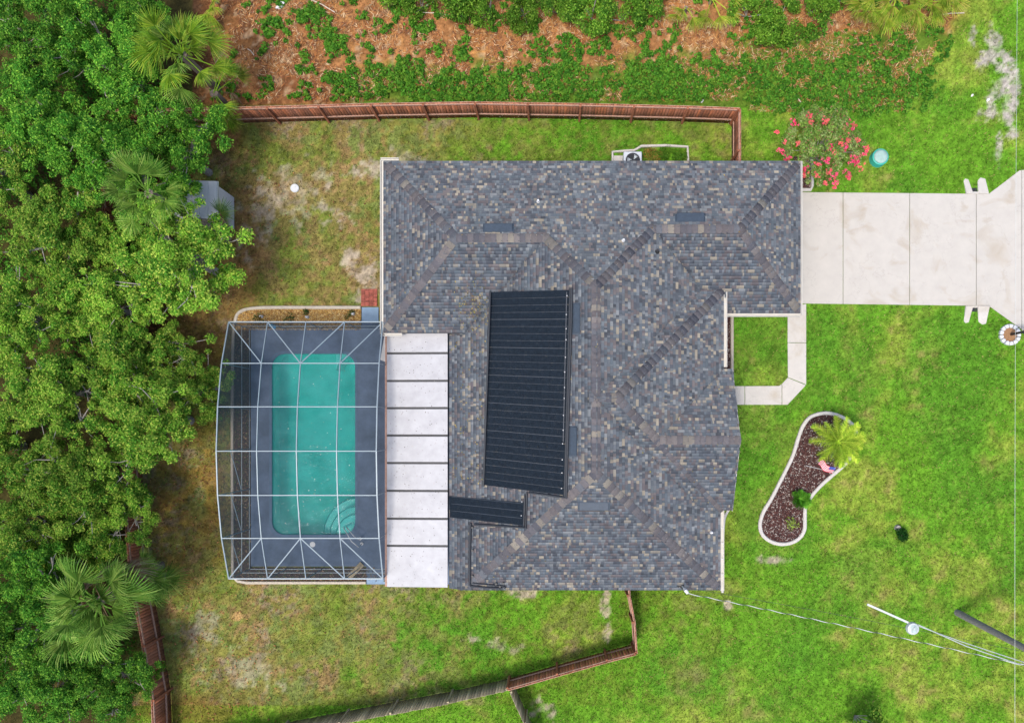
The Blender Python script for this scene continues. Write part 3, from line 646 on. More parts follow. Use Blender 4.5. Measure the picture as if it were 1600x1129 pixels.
MB().tube([on_roof(823, 769, .09)-o2, on_roof(822, 824, .09)-o2, on_roof(741, 819, .09)-o2], .045, 10).build('return_pipe', M['rubberpipe'], h2)
for r_, pts in ((.055, [(735.5, 817), (734, 860), (734, 914)]), (.045, [(734, 915), (760, 917.5), (784, 918.5)]), (.03, [(738, 910.5), (788, 915.5), (789, 922)])):
    MB().tube([on_roof(a, b if b < 919 else 919, .08)-o2 for a, b in pts], r_, 8).build('supply_pipe', M['rubberpipe'], h2)
for a, b in ((775, 912), (786, 911), (781, 916), (738, 824), (738, 860), (738, 900)):
    q = on_roof(a, b, .14)-o2; MB().cyl(q, .05, q.z-.12, q.z, 8).build('pipe_clamp', M['black'], h2)

# ------------------------------------------------------------------ pool, deck and screen cage
CX = [-14.69, -12.94, -11.22, -9.48, -7.76]; CYC = -.955
CY = [CYC+k*1.922 for k in (3, 2, 1, 0, -1, -2, -3)]
CZ = [2.46, 3.22, 3.63, 3.77, 3.63, 3.22, 2.46]
def pool_outline(inset=0.0, n=6):
    x0, x1, y0, y1 = P(422, 0).x+inset, P(558.5, 0).x-inset, P(0, 838).y+inset, P(0, 549.5).y-inset; r = .62; out = []
    for cx, cy, a0 in ((x1-r, y1-r, 0), (x0+r, y1-r, 90), (x0+r, y0+r, 180), (x1-r, y0+r, 270)):
        for k in range(n+1):
            a = math.radians(a0+90*k/n); out.append((cx+r*math.cos(a), cy+r*math.sin(a)))
    return out
# deck with an opening for the pool
def ring_mesh(outer, inner, z0, z1):
    mb = MB(); bm = mb.bm
    def loop(pts, z): return [bm.verts.new((p[0], p[1], z)) for p in pts]
    for z in (z1, z0):
        a = loop(outer, z); b = loop(inner, z)
        ea = [bm.edges.new((a[i], a[(i+1) % len(a)])) for i in range(len(a))]; eb = [bm.edges.new((b[i], b[(i+1) % len(b)])) for i in range(len(b))]
        bmesh.ops.triangle_fill(bm, use_beauty=True, edges=ea+eb)
    for pts in (outer, inner):
        for i in range(len(pts)):
            p, q = pts[i], pts[(i+1) % len(pts)]; mb.poly([(p[0], p[1], z0), (q[0], q[1], z0), (q[0], q[1], z1), (p[0], p[1], z1)])
    return mb
dk = [P(392.5, 508)[:2], P(565.5, 508)[:2], P(565.5, 480)[:2], P(592, 480)[:2], P(592, 508)[:2], P(760, 508)[:2], P(760, 912)[:2], P(573, 912)[:2], P(573, 884)[:2], P(392.5, 884)[:2]]
deck = ring_mesh(dk, pool_outline(), -.15, .05).build('pool_deck', M['deck']); tag(deck, kind='structure')
MB().prism([P(565.8, 480.3)[:2], P(591.7, 480.3)[:2], P(591.7, 502)[:2], P(565.8, 502)[:2]], .05, .056).build('pad', M['decklit'], deck)  # thin sheets over the unscreened deck ends, their brighter light painted on
MB().prism([P(573.5, 904.5)[:2], P(606, 904.5)[:2], P(606, 911.6)[:2], P(573.5, 911.6)[:2]], .05, .056).build('pad', M['decklit'], deck)
pool = tag(empty('swimming_pool', (P(490, 0).x, P(0, 694).y, 0)), 'rectangular teal swimming pool with rounded corners inside the screen cage', 'swimming pool')
po = pool.location.copy(); lo = lambda pts: [(p[0]-po.x, p[1]-po.y) for p in pts]
out = lo(pool_outline()); mb = MB()
for i in range(len(out)):
    p, q = out[i], out[(i+1) % len(out)]; mb.poly([(p[0], p[1], .045), (p[0], p[1], -1.4), (q[0], q[1], -1.4), (q[0], q[1], .045)])
mb.poly([(p[0], p[1], -1.4) for p in out]); mb.build('basin', M['plaster'], pool)
MB().poly([(p[0], p[1], -.07) for p in lo(pool_outline(.002))]).build('water_surface', M['water'], pool)
mb = MB(); oo = lo(pool_outline(-.02)); ii = lo(pool_outline(.10))
for i in range(len(oo)):
    j = (i+1) % len(oo); a, b, c_, d = oo[i], oo[j], ii[j], ii[i]
    mb.poly([(a[0], a[1], .058), (b[0], b[1], .058), (c_[0], c_[1], .050), (d[0], d[1], .050)]); mb.poly([(d[0], d[1], .050), (c_[0], c_[1], .050), (c_[0], c_[1], -.02), (d[0], d[1], -.02)])
mb.build('coping', mat('coping', (.075, .12, .18), .7, .2, 3, .3, 50), pool)
cx, cy = P(556, 0).x-po.x, P(0, 836).y-po.y
def arc_step(c, R, z, name, a0=90, a1=180, sx=1, sy=1):
    pts = [(c[0], c[1])]+[(c[0]+R*math.cos(math.radians(a0+(a1-a0)*k/14)), c[1]+R*math.sin(math.radians(a0+(a1-a0)*k/14))) for k in range(15)]
    # round off the corner inside the pool's own rounded corner
    r = .60; fixed = []
    for x, y in pts: fixed.append((x, y))
    corner = [(c[0]-r*(1-math.cos(t_)), c[1]+sy*r*(1-math.sin(t_))) for t_ in [math.pi/2*k/5 for k in range(6)]]
    fixed = ([(c[0]-r, c[1])]+[(c[0]-r+r*math.sin(math.pi/2*k/6), c[1]+sy*(r-r*math.cos(math.pi/2*k/6))) for k in range(1, 7)])+[p for p in pts[1:]]
    MB().prism(fixed, -1.38, z).build(name, M['stepplaster'], pool)
arc_step((cx, cy), 1.75, -.75, 'pool_step'); arc_step((cx, cy), 1.35, -.42, 'pool_step'); arc_step((cx, cy), .98, -.16, 'pool_step')
M['edge'] = mat('step_edge_tile', (.12, .34, .33), .6)
for R_, z_ in ((1.75, -.75), (1.35, -.42), (.98, -.16)):
    MB().tube([(cx+R_*math.cos(math.radians(90+90*k/16)), cy+R_*math.sin(math.radians(90+90*k/16)), z_+.012) for k in range(17)], .035, 5).build('step_edge', M['edge'], pool)
chips(np.stack([rng.uniform(-1.8, 1.8, 90), rng.uniform(-4, 4, 90)], 1), -.06, .022, [(.5, .55, .45), (.4, .35, .2), (.6, .6, .55)], 'floating_leaf', pool, .8, flat_=.02)
cy2 = P(0, 551).y-po.y
pts = [(cx-1.0, cy2), (cx-.6, cy2)]+[(cx-.6+.6*math.sin(math.pi/2*k/6), cy2-.6+.6*math.cos(math.pi/2*k/6)) for k in range(1, 7)]+[(cx, cy2-1.0)]+[(cx-1.0*math.cos(math.pi/2*k/8)*1, cy2-1.0*math.sin(math.pi/2*(8-k)/8)*0-(1.0-1.0*(math.sin(math.pi/2*0)))*0-.0-1.0*(1-k/8)*0-(1.0*(1-math.sin(math.pi/2*k/8)))) for k in range(7, 0, -1)]
MB().prism(pts, -1.38, -.14).build('pool_seat', M['stepplaster'], pool)
# handrails, skimmer lid, brush pole
hr = tag(empty('pool_handrail', P(552, 838)), 'pair of white tubular handrails over the pool steps', 'handrail'); ho = hr.location.copy()
for s_ in (((536.5, 824), (549, 845), (560, 854), (565.5, 849)), ((541, 823), (553, 837), (560, 842), (563, 841))):
    pts = [P(s_[0][0], s_[0][1], -.1)-ho, P(s_[0][0]+1, s_[0][1]+1, .55)-ho, P(s_[1][0], s_[1][1], .85)-ho, P(s_[2][0], s_[2][1], .8)-ho, P(s_[3][0], s_[3][1], .06)-ho]
    MB().tube(pts, .026, 8).build('rail', M['white'], hr, smooth=True); MB().cyl(pts[-1], .07, .05, .075, 14).build('base_plate', M['white'], hr)
t_ = tag(empty('skimmer_lid', P(488.5, 850, .05)), 'round white skimmer lid set in the deck south of the pool', 'lid')
MB().cyl((0, 0), .13, 0, .02, 24).build('rim', M['hdpe'], t_); MB().cyl((0, 0), .09, .02, .03, 24).build('cover', M['white'], t_)
t_ = tag(empty('pool_brush', P(465, 511, .06)), 'long grey pool pole with a blue brush along the north deck', 'pool brush'); bo = t_.location.copy()
MB().tube([P(430, 510, .09)-bo, P(504, 510, .09)-bo], .02, 8).build('pole', M['galv'], t_); MB().bar(P(420, 507.5, .08)-bo, P(431, 511.5, .08)-bo, .14, .07).build('brush_head', mat('brush_blue', (.06, .33, .6), .5), t_, bevel=.01)
t_ = tag(empty('pool_float', P(556, 782, 0)), 'grey plank propped near the south end of the pool deck', 'plank'); bo = t_.location.copy()
MB().bar(P(545, 902, .1)-bo, P(566, 880, .12)-bo, .26, .05).build('board', M['oldwood'], t_, bevel=.01)
C.objects[t_.name]; t_.name = 'plank'

cage = tag(empty('pool_cage', (CX[0], CYC, 0)), 'white framed screen enclosure arching over the swimming pool', 'pool cage'); cgo = cage.location.copy()
def cp(x, y, z): return Vector((x, y, z))-cgo
def beam(a, b, w_=.055, h=.06, name='beam'): MB().bar(a, b, w_, h).build(name, M['frame'], cage)
for j in range(7):
    for i in range(4): beam(cp(CX[i], CY[j], CZ[j]), cp(CX[i+1], CY[j], CZ[j]), .036 if j % 6 else .05, .06 if j % 6 else .05)
for i in range(5):
    for j in range(6): beam(cp(CX[i], CY[j], CZ[j]), cp(CX[i], CY[j+1], CZ[j+1]), .038 if 0 < i < 4 else .048, .06)
for j0, j1 in ((0, 1), (6, 5)):
    for ia, ib in (((0, 1), (1, 2), (3, 2), (4, 3)) if j0 == 0 else ((0, 1), (1, 2), (3, 2), (4, 3))):
        beam(cp(CX[ia], CY[j0], CZ[j0]), cp(CX[ib], CY[j1], CZ[j1]), .045, .045, 'brace')
for j in range(7):      # west wall
    beam(cp(CX[0], CY[j], .05), cp(CX[0], CY[j], CZ[j]), .035, .035, 'post')
for j in range(6):
    for z in (.07, 1.0): beam(cp(CX[0], CY[j], z), cp(CX[0], CY[j+1], z), .025, .03, 'rail')
    if j in (3, 4, 5): beam(cp(CX[0], CY[j+1], 1.02), cp(CX[0], CY[j], 2.3), .03, .03, 'brace')
for j in (0, 6):        # end walls
    for i in range(1, 5): beam(cp(CX[i], CY[j], .05), cp(CX[i], CY[j], CZ[j]), .035, .035, 'post')
    for i in range(4):
        for z in (.07, 1.0): beam(cp(CX[i], CY[j], z), cp(CX[i+1], CY[j], z), .025, .03, 'rail')
XG = XW-.1
for j in range(1, 7):
    beam(cp(CX[4], CY[j], CZ[j]), cp(XG, CY[j]-.0, 2.06), .035, .035, 'strut')
def scr(pts):
    mb = MB(); mb.poly([p-Vector((0, 0, .0)) for p in pts]); mb.build('screen_panel', M['screen'], cage)
for i in range(4):
    for j in range(6): scr([cp(CX[i], CY[j], CZ[j]-.01), cp(CX[i+1], CY[j], CZ[j]-.01), cp(CX[i+1], CY[j+1], CZ[j+1]-.01), cp(CX[i], CY[j+1], CZ[j+1]-.01)])
for j in range(6):
    scr([cp(CX[0], CY[j], .05), cp(CX[0], CY[j+1], .05), cp(CX[0], CY[j+1], CZ[j+1]), cp(CX[0], CY[j], CZ[j])])
    scr([cp(CX[4], CY[j], CZ[j]), cp(CX[4], CY[j+1], CZ[j+1]), cp(XG, CY[j+1], 2.06), cp(XG, CY[j], 2.06)])
for j in (0, 6):
    for i in range(4): scr([cp(CX[i], CY[j], .05), cp(CX[i+1], CY[j], .05), cp(CX[i+1], CY[j], CZ[j]), cp(CX[i], CY[j], CZ[j])])
# brick stoop
t_ = tag(empty('brick_stoop', P(577, 465)), 'small red brick paver pad against the west wall', 'brick pad')
bw, bh = 25.5/32.5/4, 27/32.5/9
for i in range(4):
    for j in range(9):
        xo = (bw/2 if j % 2 else 0)
        x = -.39+i*bw+xo*.0; y = -.41+j*bh
        MB().box(x+.006, y+.006, 0, x+bw-.006, y+bh-.006, .05+random.uniform(-.004, .006)).build('brick', M['brick'], t_, .006)

# ------------------------------------------------------------------ fences
M['picket'] = mat('picket', rough=.88, noise=.3, nscale=9, bump=.5, bscale=50, attr=True); FC = ((.28, .088, .034), (.31, .25, .15))
def fence(tops, posts, side, m, rails=True, label='', hgt=1.83, closed_seed=3, name='fence', zv=0.0):
    """tops: photo points of the top edge; side: +1/-1 which side carries posts and rails"""
    pts = [P(a, b, hgt) for a, b in tops]; pts = [Vector((p.x, p.y, 0)) for p in pts]
    o = pts[0].copy(); f = tag(empty(name, o), label, 'fence'); rr = random.Random(closed_seed)
    seg = []; 
    for a, b in zip(pts[:-1], pts[1:]):
        L_ = (b-a).length; k = max(1, round(L_/2.42))
        for i in range(k): seg.append((a.lerp(b, i/k), a.lerp(b, (i+1)/k), i == 0))
    for si, (a, b, _) in enumerate(seg):
        d = (b-a); L_ = d.length; d = d/L_; n = Vector((-d.y, d.x, 0))*side; a_, b_ = a-o, b-o
        x = 0.0; sag = rr.uniform(-.015, .015); PV, PF, PC = [], [], []
        while x < L_-.02:
            w_ = min(.14, L_-x); h = hgt+rr.uniform(-.02, .02)*(1 if rails else 2.5)+sag; off = rr.uniform(-.004, .004); p = a_+d*x+n*off; q = a_+d*(x+w_-.006)+n*off; i0 = len(PV); z0 = .03+rr.uniform(0, .02)
            for zz in (z0, h):
                for c in (p-n*.009, q-n*.009, q+n*.009, p+n*.009): PV.append((c.x, c.y, zz))
            PF += [tuple(i0+k for k in f4) for f4 in ((3, 2, 1, 0), (4, 5, 6, 7), (0, 1, 5, 4), (1, 2, 6, 5), (2, 3, 7, 6), (3, 0, 4, 7))]; base = FC[0] if rails else FC[1]; t_ = rr.uniform(.62, 1.35); g_ = rr.uniform(0, .22 if rails else .12)
            PC += [tuple(v*t_*(1-g_)+.12*g_*t_ for v in base)]*6; x += w_
        tag(link('pickets', mesh_np('pickets', PV, PF, PC), M['picket'], f), kind='stuff')
        if rails:
            for z, wd_ in ((hgt-.14, .04), (.55, .04)): MB().bar(a_+n*.035+Vector((0, 0, z)), b_+n*.035+Vector((0, 0, z)), wd_, .09).build('rail', M['woodlight'], f)
            MB().bar(a_-n*.02+Vector((0, 0, hgt-.06)), b_-n*.02+Vector((0, 0, hgt-.06)), .022, .09).build('trim_rail', M['woodlight'], f)
        for q in ([a_, b_] if si == len(seg)-1 else [a_]):
            c = q+n*(.085 if rails else .05); MB().bar(c, c+Vector((0, 0, hgt-.02)), .09, .09, up=(d.x, d.y, 0)).build('post', M['wood'] if rails else m, f)
    return f
fence([(150, 172), (255, 170), (335.5, 168.5), (497, 164.5), (579, 162), (742, 159.5), (907, 162), (1075, 166), (1156.5, 169)], None, -1, M['wood'], True, 'long reddish brown board fence running across the north side of the yard', closed_seed=5)
fence([(1157, 169.5), (1157, 300)], None, -1, M['wood'], True, 'short reddish fence return ending at the north-east garage wall', closed_seed=6)
fence([(983, 905), (984, 930), (992, 972), (995.5, 1021)], None, -1, M['wood'], True, 'short reddish fence run from the south wall to the angled corner', closed_seed=7)
fence([(994.5, 1022), (949, 1034), (871, 1056), (793.5, 1078)], None, -1, M['wood'], True, 'reddish brown slanting fence along the south yard', closed_seed=8)
fence([(792, 1078.5), (700, 1099), (610, 1116), (530, 1131), (430, 1150), (330, 1168), (240, 1184)], None, -1, M['oldwood'], False, 'old grey weathered board fence closing the south yard', closed_seed=9)
fence([(797, 1082), (819, 1131), (842, 1182)], None, 1, M['oldwood'], False, 'old grey weathered fence branching south from the corner of the brown one', closed_seed=10)
fence([(240, 1184), (236.5, 1095), (222, 1010), (203, 905), (198, 848), (188, 722), (180, 600), (165, 400), (152, 180)], None, -1, M['wood'], True, 'reddish brown fence along the west yard beneath the overhanging trees', closed_seed=11)

# ------------------------------------------------------------------ small things around the house
shed = tag(empty('shed', P(300, 310)), 'small shed with a white metal roof half hidden by trees', 'shed'); s0 = shed.location.copy()
mb = MB(); q = [P(a, b, 2.2)-s0 for a, b in ((262, 283), (338.5, 283), (339.5, 342), (262, 342))]
MB().box(q[0].x+.1, q[3].y+.1, 0, q[1].x-.1, q[0].y-.1, 2.1).build('wall', M['white'], shed)
for k in range(6):
    xa = q[0].x+(q[1].x-q[0].x)*k/6; xb = q[0].x+(q[1].x-q[0].x)*(k+1)/6-.01; z_ = lambda x: 2.35-(x-q[0].x)*.06
    MB().prism([(xa, q[3].y), (xb, q[3].y), (xb, q[0].y), (xa, q[0].y)], [z_(xa)-.04, z_(xb)-.04]*1+[z_(xb)-.04, z_(xa)-.04], [z_(xa), z_(xb), z_(xb), z_(xa)]).build('roof_panel', M['white'], shed, .008)
MB().bar((q[1].x+.02, q[3].y, 2.14), (q[1].x+.02, q[0].y, 2.14), .07, .08).build('gutter', M['galv'], shed)
ac = tag(empty('air_conditioner', P(989, 252)), 'white air conditioner unit with a round black fan by the north wall', 'air conditioner'); a0 = ac.location.copy()
z_ = .8; p0 = P(974.5, 236.5, z_)-a0; p1 = P(1003, 264, z_)-a0
MB().box(p0.x, p1.y, .06, p1.x, p0.y, z_).build('casing', M['acwhite'], ac, .03); cc = ((p0.x+p1.x)/2, (p0.y+p1.y)/2)
MB().cyl(cc, .33, z_-.02, z_+.006, 32).build('fan_opening', M['black'], ac)
for k in range(3):
    a = k*2*math.pi/3+.6; mb = MB(); mb.prism([(cc[0]+.05*math.cos(a), cc[1]+.05*math.sin(a)), (cc[0]+.27*math.cos(a), cc[1]+.27*math.sin(a)), (cc[0]+.27*math.cos(a+.7), cc[1]+.27*math.sin(a+.7))], z_+.006, [z_+.012, z_+.012, z_+.035]); mb.build('fan_blade', M['galv'], ac)
mb = MB()
for r_ in (.12, .22, .33):
    mb.tube([(cc[0]+r_*math.cos(t*.2618), cc[1]+r_*math.sin(t*.2618), z_+.05) for t in range(25)], .006, 4)
mb.build('fan_guard', M['black'], ac); MB().box(p0.x-.45, p1.y-.1, -.05, p1.x+.04, p0.y+.06, .06).build('concrete_pad', M['kerbwhite'], ac, .01)
t_ = tag(empty('septic_riser', P(1371, 249)), 'round green riser with a pale green lid in the lawn', 'septic lid')
MB().cyl((0, 0), .40, -.05, .34, 40, .37).build('riser', M['green'], t_, smooth=False); MB().lathe((0, 0), [(.38, .34), (.385, .37), (.34, .385), (.33, .37)], 40).build('rim', M['green'], t_)
MB().lathe((0.01, 0.01), [(.325, .36), (.32, .40), (.2, .415), (.01, .42)], 40).build('lid', M['lid'], t_, smooth=True)
t_ = tag(empty('cleanout_cap', P(461, 294.5)), 'small round white cap lying in the dry north-west lawn', 'cap')
MB().cyl((0, 0), .20, -.02, .07, 28).build('rim', M['hdpe'], t_); MB().cyl((.01, .0), .155, .07, .08, 28).build('lid', M['white'], t_); MB().cyl((.04, .05), .03, .08, .10, 10).build('knob', M['galv'], t_)
# mailbox in a ring of scalloped white blocks
t_ = tag(empty('planter_ring', P(1576.5, 523)), 'ring of white scalloped edging blocks round the mailbox post', 'planter ring')
for k in range(13):
    a = 2*math.pi*k/13; mb = MB(); mb.prism([((.52 if s_ in (0, 3) else .33)*math.cos(a+d_), (.52 if s_ in (0, 3) else .33)*math.sin(a+d_)) for s_, d_ in ((0, -.215), (1, -.20), (2, .20), (3, .215))], -.03, .17+random.uniform(-.02, .02)); mb.build('edging_block', M['white'], t_, .035)
MB().cyl((0, 0), .34, -.04, .05, 20).build('soil', mat('planter_soil', (.24, .13, .06), .95, .4, 22, .7, 40), t_)
t_ = tag(empty('mailbox', P(1579, 522.5)), 'dark mailbox on a black post in the white ring at the driveway end', 'mailbox')
MB().box(-.05, -.05, 0, .05, .05, 1.1).build('post', M['black'], t_); MB().bar((-.1, 0, 1.0), (.5, 0, 1.0), .08, .06).build('arm', M['black'], t_)
mb = MB(); mb.bm.verts.ensure_lookup_table()
prof = [(-.09, 1.03), (.09, 1.03), (.09, 1.15)]+[(.09*math.cos(a*math.pi/8), 1.15+.09*math.sin(a*math.pi/8)) for a in range(1, 8)]+[(-.09, 1.15)]
ra = [mb.bm.verts.new((.0, y, z)) for y, z in prof]; rb = [mb.bm.verts.new((.5, y, z)) for y, z in prof]
for i in range(len(prof)): mb.bm.faces.new((ra[i], ra[(i+1) % len(prof)], rb[(i+1) % len(prof)], rb[i]))
mb.bm.faces.new(ra); mb.bm.faces.new(rb); mb.build('box', mat('mailbox_blue', (.02, .05, .11), .4), t_); MB().box(.3, .092, 1.14, .33, .105, 1.28).build('flag', M['red'], t_)
# garden flag with stars and stripes on a leaning pole
t_ = tag(empty('garden_flag', P(1259, 727)), 'small stars and stripes flag on a thin white pole in the mulch bed', 'flag'); fo = t_.location.copy()
a = P(1259, 727, .05)-fo; b = P(1302, 737.5, 1.35)-fo; MB().tube([a, b], .014, 8).build('pole', M['white'], t_)
def fl(u_, v_):
    c_ = b.lerp(a, .02+u_*.42)+Vector((.02, .34*v_+.05*math.sin(u_*9), .06*math.sin(u_*7+v_*2))); return c_
fc = [Vector(P(1303, 737, 1.3))-fo, Vector(P(1280, 722, 1.2))-fo]
for k in range(9):
    n_ = 8; mb = MB(); rows = []
    for i in range(n_+1):
        u_ = i/n_; c_ = fc[0].lerp(fc[1], u_); wv = Vector((.05*math.sin(u_*8), .05*math.cos(u_*7), .05*math.sin(u_*11)))
        nrm = Vector((.17, .24, 0)); v0, v1 = k/9-.5, (k+1)/9-.5; rows.append((mb.bm.verts.new(c_+wv+nrm*v0*1.05), mb.bm.verts.new(c_+wv+nrm*v1*1.05)))
    for i in range(n_): mb.bm.faces.new((rows[i][0], rows[i+1][0], rows[i+1][1], rows[i][1]))
    o = mb.build('stripe', M['red'] if k % 2 == 0 else M['white'], t_)
mb = MB(); r_ = []
for i in range(4):
    u_ = i/8; c_ = fc[0].lerp(fc[1], u_); wv = Vector((.05*math.sin(u_*8), .05*math.cos(u_*7), .05*math.sin(u_*11)+.006)); nrm = Vector((.17, .24, 0)); r_.append((mb.bm.verts.new(c_+wv+nrm*.04), mb.bm.verts.new(c_+wv+nrm*.525)))
for i in range(3): mb.bm.faces.new((r_[i][0], r_[i+1][0], r_[i+1][1], r_[i][1]))
mb.build('canton', M['blue'], t_)
for i in range(9):
    u_ = .05+(i % 3)*.12; c_ = fc[0].lerp(fc[1], u_); wv = Vector((.05*math.sin(u_*8), .05*math.cos(u_*7), .05*math.sin(u_*11)+.012)); q = c_+wv+Vector((.17, .24, 0))*(.12+(i//3)*.15); MB().cyl(q, .009, q.z-.002, q.z+.002, 5).build('star', M['white'], t_)
# spotlights and stones of the gravel bed
for (a, b, lb) in ((409, 495, 'westmost'), (480.5, 496, 'middle'), (552, 491, 'eastmost')):
    t_ = tag(empty('garden_spotlight', P(a, b)), f'{lb} small white spotlight in the gravel bed', 'spotlight', 'spotlights in the gravel bed')
    MB().cyl((0, 0), .05, 0, .12, 10).build('stake', M['galv'], t_); MB().tube([(-.05, .02, .14), (.09, -.01, .18)], .05, 10, .075).build('head', M['white'], t_)
# service mast on the south eave
t_ = tag(empty('service_mast', on_roof(1066, 915)), 'service mast with a white weatherhead at the south eave', 'service mast'); so_ = t_.location.copy()
MB().cyl((0, 0), .12, -.05, .05, 14, .06).build('boot', M['black'], t_); MB().tube([(0, 0, 0), (0, 0, .62)], .04, 10).build('mast', M['galv'], t_)
MB().tube([(0, 0, .6), (.03, -.05, .78), (.12, -.16, .80)], [.05, .08, .07], 10).build('weatherhead', M['white'], t_)
MB().tube([(-.05, .02, .03), (-.22, -.02, .03)], .02, 6).build('bracket', M['black'], t_)
# utility pole with its wires and street light
pb = P(1495, 956); pt_ = Vector((pb.x+1.15, pb.y-.95, 9.6)); pole = tag(empty('utility_pole', pb), 'leaning grey wooden utility pole in the front lawn', 'utility pole')
MB().tube([Vector((0, 0, -.1)), (pt_-pb)*.5, pt_-pb], [.16, .14, .11], 12).build('shaft', M['pole'], pole); d_ = (pt_-pb)
MB().bar(d_*.93+Vector((0, -1, 0)), d_*.93+Vector((0, 1, 0)), .1, .1).build('crossarm', M['pole'], pole)
def hang(a, b, sag, n=24): return [Vector(a).lerp(Vector(b), i/n)-Vector((0, 0, sag*4*(i/n)*(1-i/n))) for i in range(n+1)]
sm = so_+Vector((.14, -.18, .78)); end = pb+d_*.80
w1 = hang(sm, end, .35, 60); wo = tag(empty('service_drop', sm), 'pale twisted cable sagging from the service mast to the pole', 'cable')
mb = MB()
for i in range(len(w1)-1): mb.tube([w1[i]-sm, w1[i+1]-sm], .011, 5)
mb.build('dark_strand', M['darkwire'], wo)
for ph in (0,):
    mb = MB(); N_ = 600
    fine_ = [w1[0].lerp(w1[0], 0)]; pts = []
    for i in range(N_+1):
        f_ = i/N_*(len(w1)-1); k = min(int(f_), len(w1)-2); p = w1[k].lerp(w1[k+1], f_-k); s_ = f_*(end-sm).length/(len(w1)-1); an = s_*2*math.pi/.9
        pts.append(p-sm+Vector((.012*math.cos(an)*.3, .012*math.cos(an), .018*math.sin(an))))
    mb.tube(pts, .013, 5); mb.build('pale_strand', M['wire'], wo)
tag(MB().tube(hang(so_+Vector((.1, 0, .35)), pb+d_*.55, .5), .008, 5).build('phone_cable', M['darkwire']), 'thin dark phone cable between the south eave and the pole', 'cable')
xw_ = P(1594.5, 0, 5.3).x
tag(MB().tube([(xw_, y, 5.3-.4*(1-((y+8)/40)**2)) for y in range(-48, 33, 4)], .006, 5).build('power_line', M['galv']), 'straight overhead line crossing the driveway end from north to south', 'power line')
lampz = 7.2; lp = P(1425.5, 981, lampz); sl_ = tag(empty('street_light', lp), 'street light with a round glass bowl on long arms from the pole', 'street light')
MB().lathe((0, 0), [(.10, .12), (.22, .10), (.25, .0), (.25, -.05), (.235, -.05), (.23, .0)], 28).build('rim', M['galv'], sl_, smooth=False)
MB().lathe((0, 0), [(.225, .02), (.21, .09), (.12, .125), (.02, .13)], 28).build('bowl', mat('bowl_glass', (.30, .36, .34), .35, .45, 9), sl_, smooth=True)
MB().cyl((.02, .03), .035, .13, .16, 10).build('photocell', M['galv'], sl_)
MB().bar(P(1355, 943.5, lampz)-lp, P(1419, 972, lampz)-lp, .075, .05).build('end_bar', M['hdpe'], sl_)
tgt = pb+d_*.70
MB().tube([P(1420, 972, lampz)-lp, P(1500, 1001, 7.0)-lp, P(1600, 1034, 6.7)-lp, tgt-lp], .017, 6).build('arm', M['galv'], sl_)
MB().tube([P(1434, 975, lampz)-lp, P(1510, 1009, 7.0)-lp, P(1590, 1036, 6.7)-lp, tgt-lp], .02, 6).build('arm', M['galv'], sl_)

# ------------------------------------------------------------------ vegetation
def leaf_cloud(blobs, per, L0, pal, seed, up=.55, asp=.5, tipc=None, shell=(.55, 1.05), lean=.75):
    """blobs: rows of x, y, z, r.  Leaves are single rhombic blades spread through each clump."""
    r_ = np.random.default_rng(seed); B = np.asarray(blobs, float); nb = len(B); cnt = np.maximum(6, (per*(B[:, 3]/B[:, 3].mean())**2).astype(int)); ix = np.repeat(np.arange(nb), cnt); n = len(ix)
    d = r_.normal(size=(n, 3)); d[:, 2] = d[:, 2]*.8+.35; d /= np.linalg.norm(d, axis=1)[:, None]
    rad = B[ix, 3]*r_.uniform(shell[0], shell[1], n)*(.85+.3*vnoise(d[:, 0]*3+ix*1.7, d[:, 1]*3, 1.0, seed+3)); c = B[ix, :3]+d*rad[:, None]*np.array([1, 1, .75])
    nr = d*lean+np.array([0, 0, up])+r_.normal(size=(n, 3))*.55; nr /= np.linalg.norm(nr, axis=1)[:, None]
    t = np.cross(nr, r_.normal(size=(n, 3))); t /= np.linalg.norm(t, axis=1)[:, None]; b = np.cross(nr, t); L = (L0*r_.uniform(.55, 1.35, n))[:, None]
    V = np.stack([c-t*L*.5, c+b*L*asp*.5+nr*L*.04, c+t*L*.5, c-b*L*asp*.5+nr*L*.04], 1).reshape(-1, 3); Fc = np.arange(4*n).reshape(n, 4)
    pal = np.asarray(pal); bc = r_.integers(0, len(pal), nb); k = np.where(r_.random(n) < .6, bc[ix], r_.integers(0, len(pal), n)); col = pal[k]*r_.uniform(.7, 1.35, n)[:, None]
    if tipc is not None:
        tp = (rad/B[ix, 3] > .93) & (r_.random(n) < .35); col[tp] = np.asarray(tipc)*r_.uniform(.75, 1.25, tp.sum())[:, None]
    return V, Fc, col
KL = .66
def pal(*cs): return [lin(*c, KL) for c in cs]
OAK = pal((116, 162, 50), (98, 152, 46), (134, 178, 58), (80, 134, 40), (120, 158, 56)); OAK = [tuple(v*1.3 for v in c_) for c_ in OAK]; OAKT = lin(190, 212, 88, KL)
DEEP = pal((84, 146, 44), (70, 132, 40), (98, 160, 48), (58, 112, 36), (86, 138, 42)); DEEP = [tuple(v*1.16 for v in c_) for c_ in DEEP]; DEEPT = lin(146, 198, 68, KL)
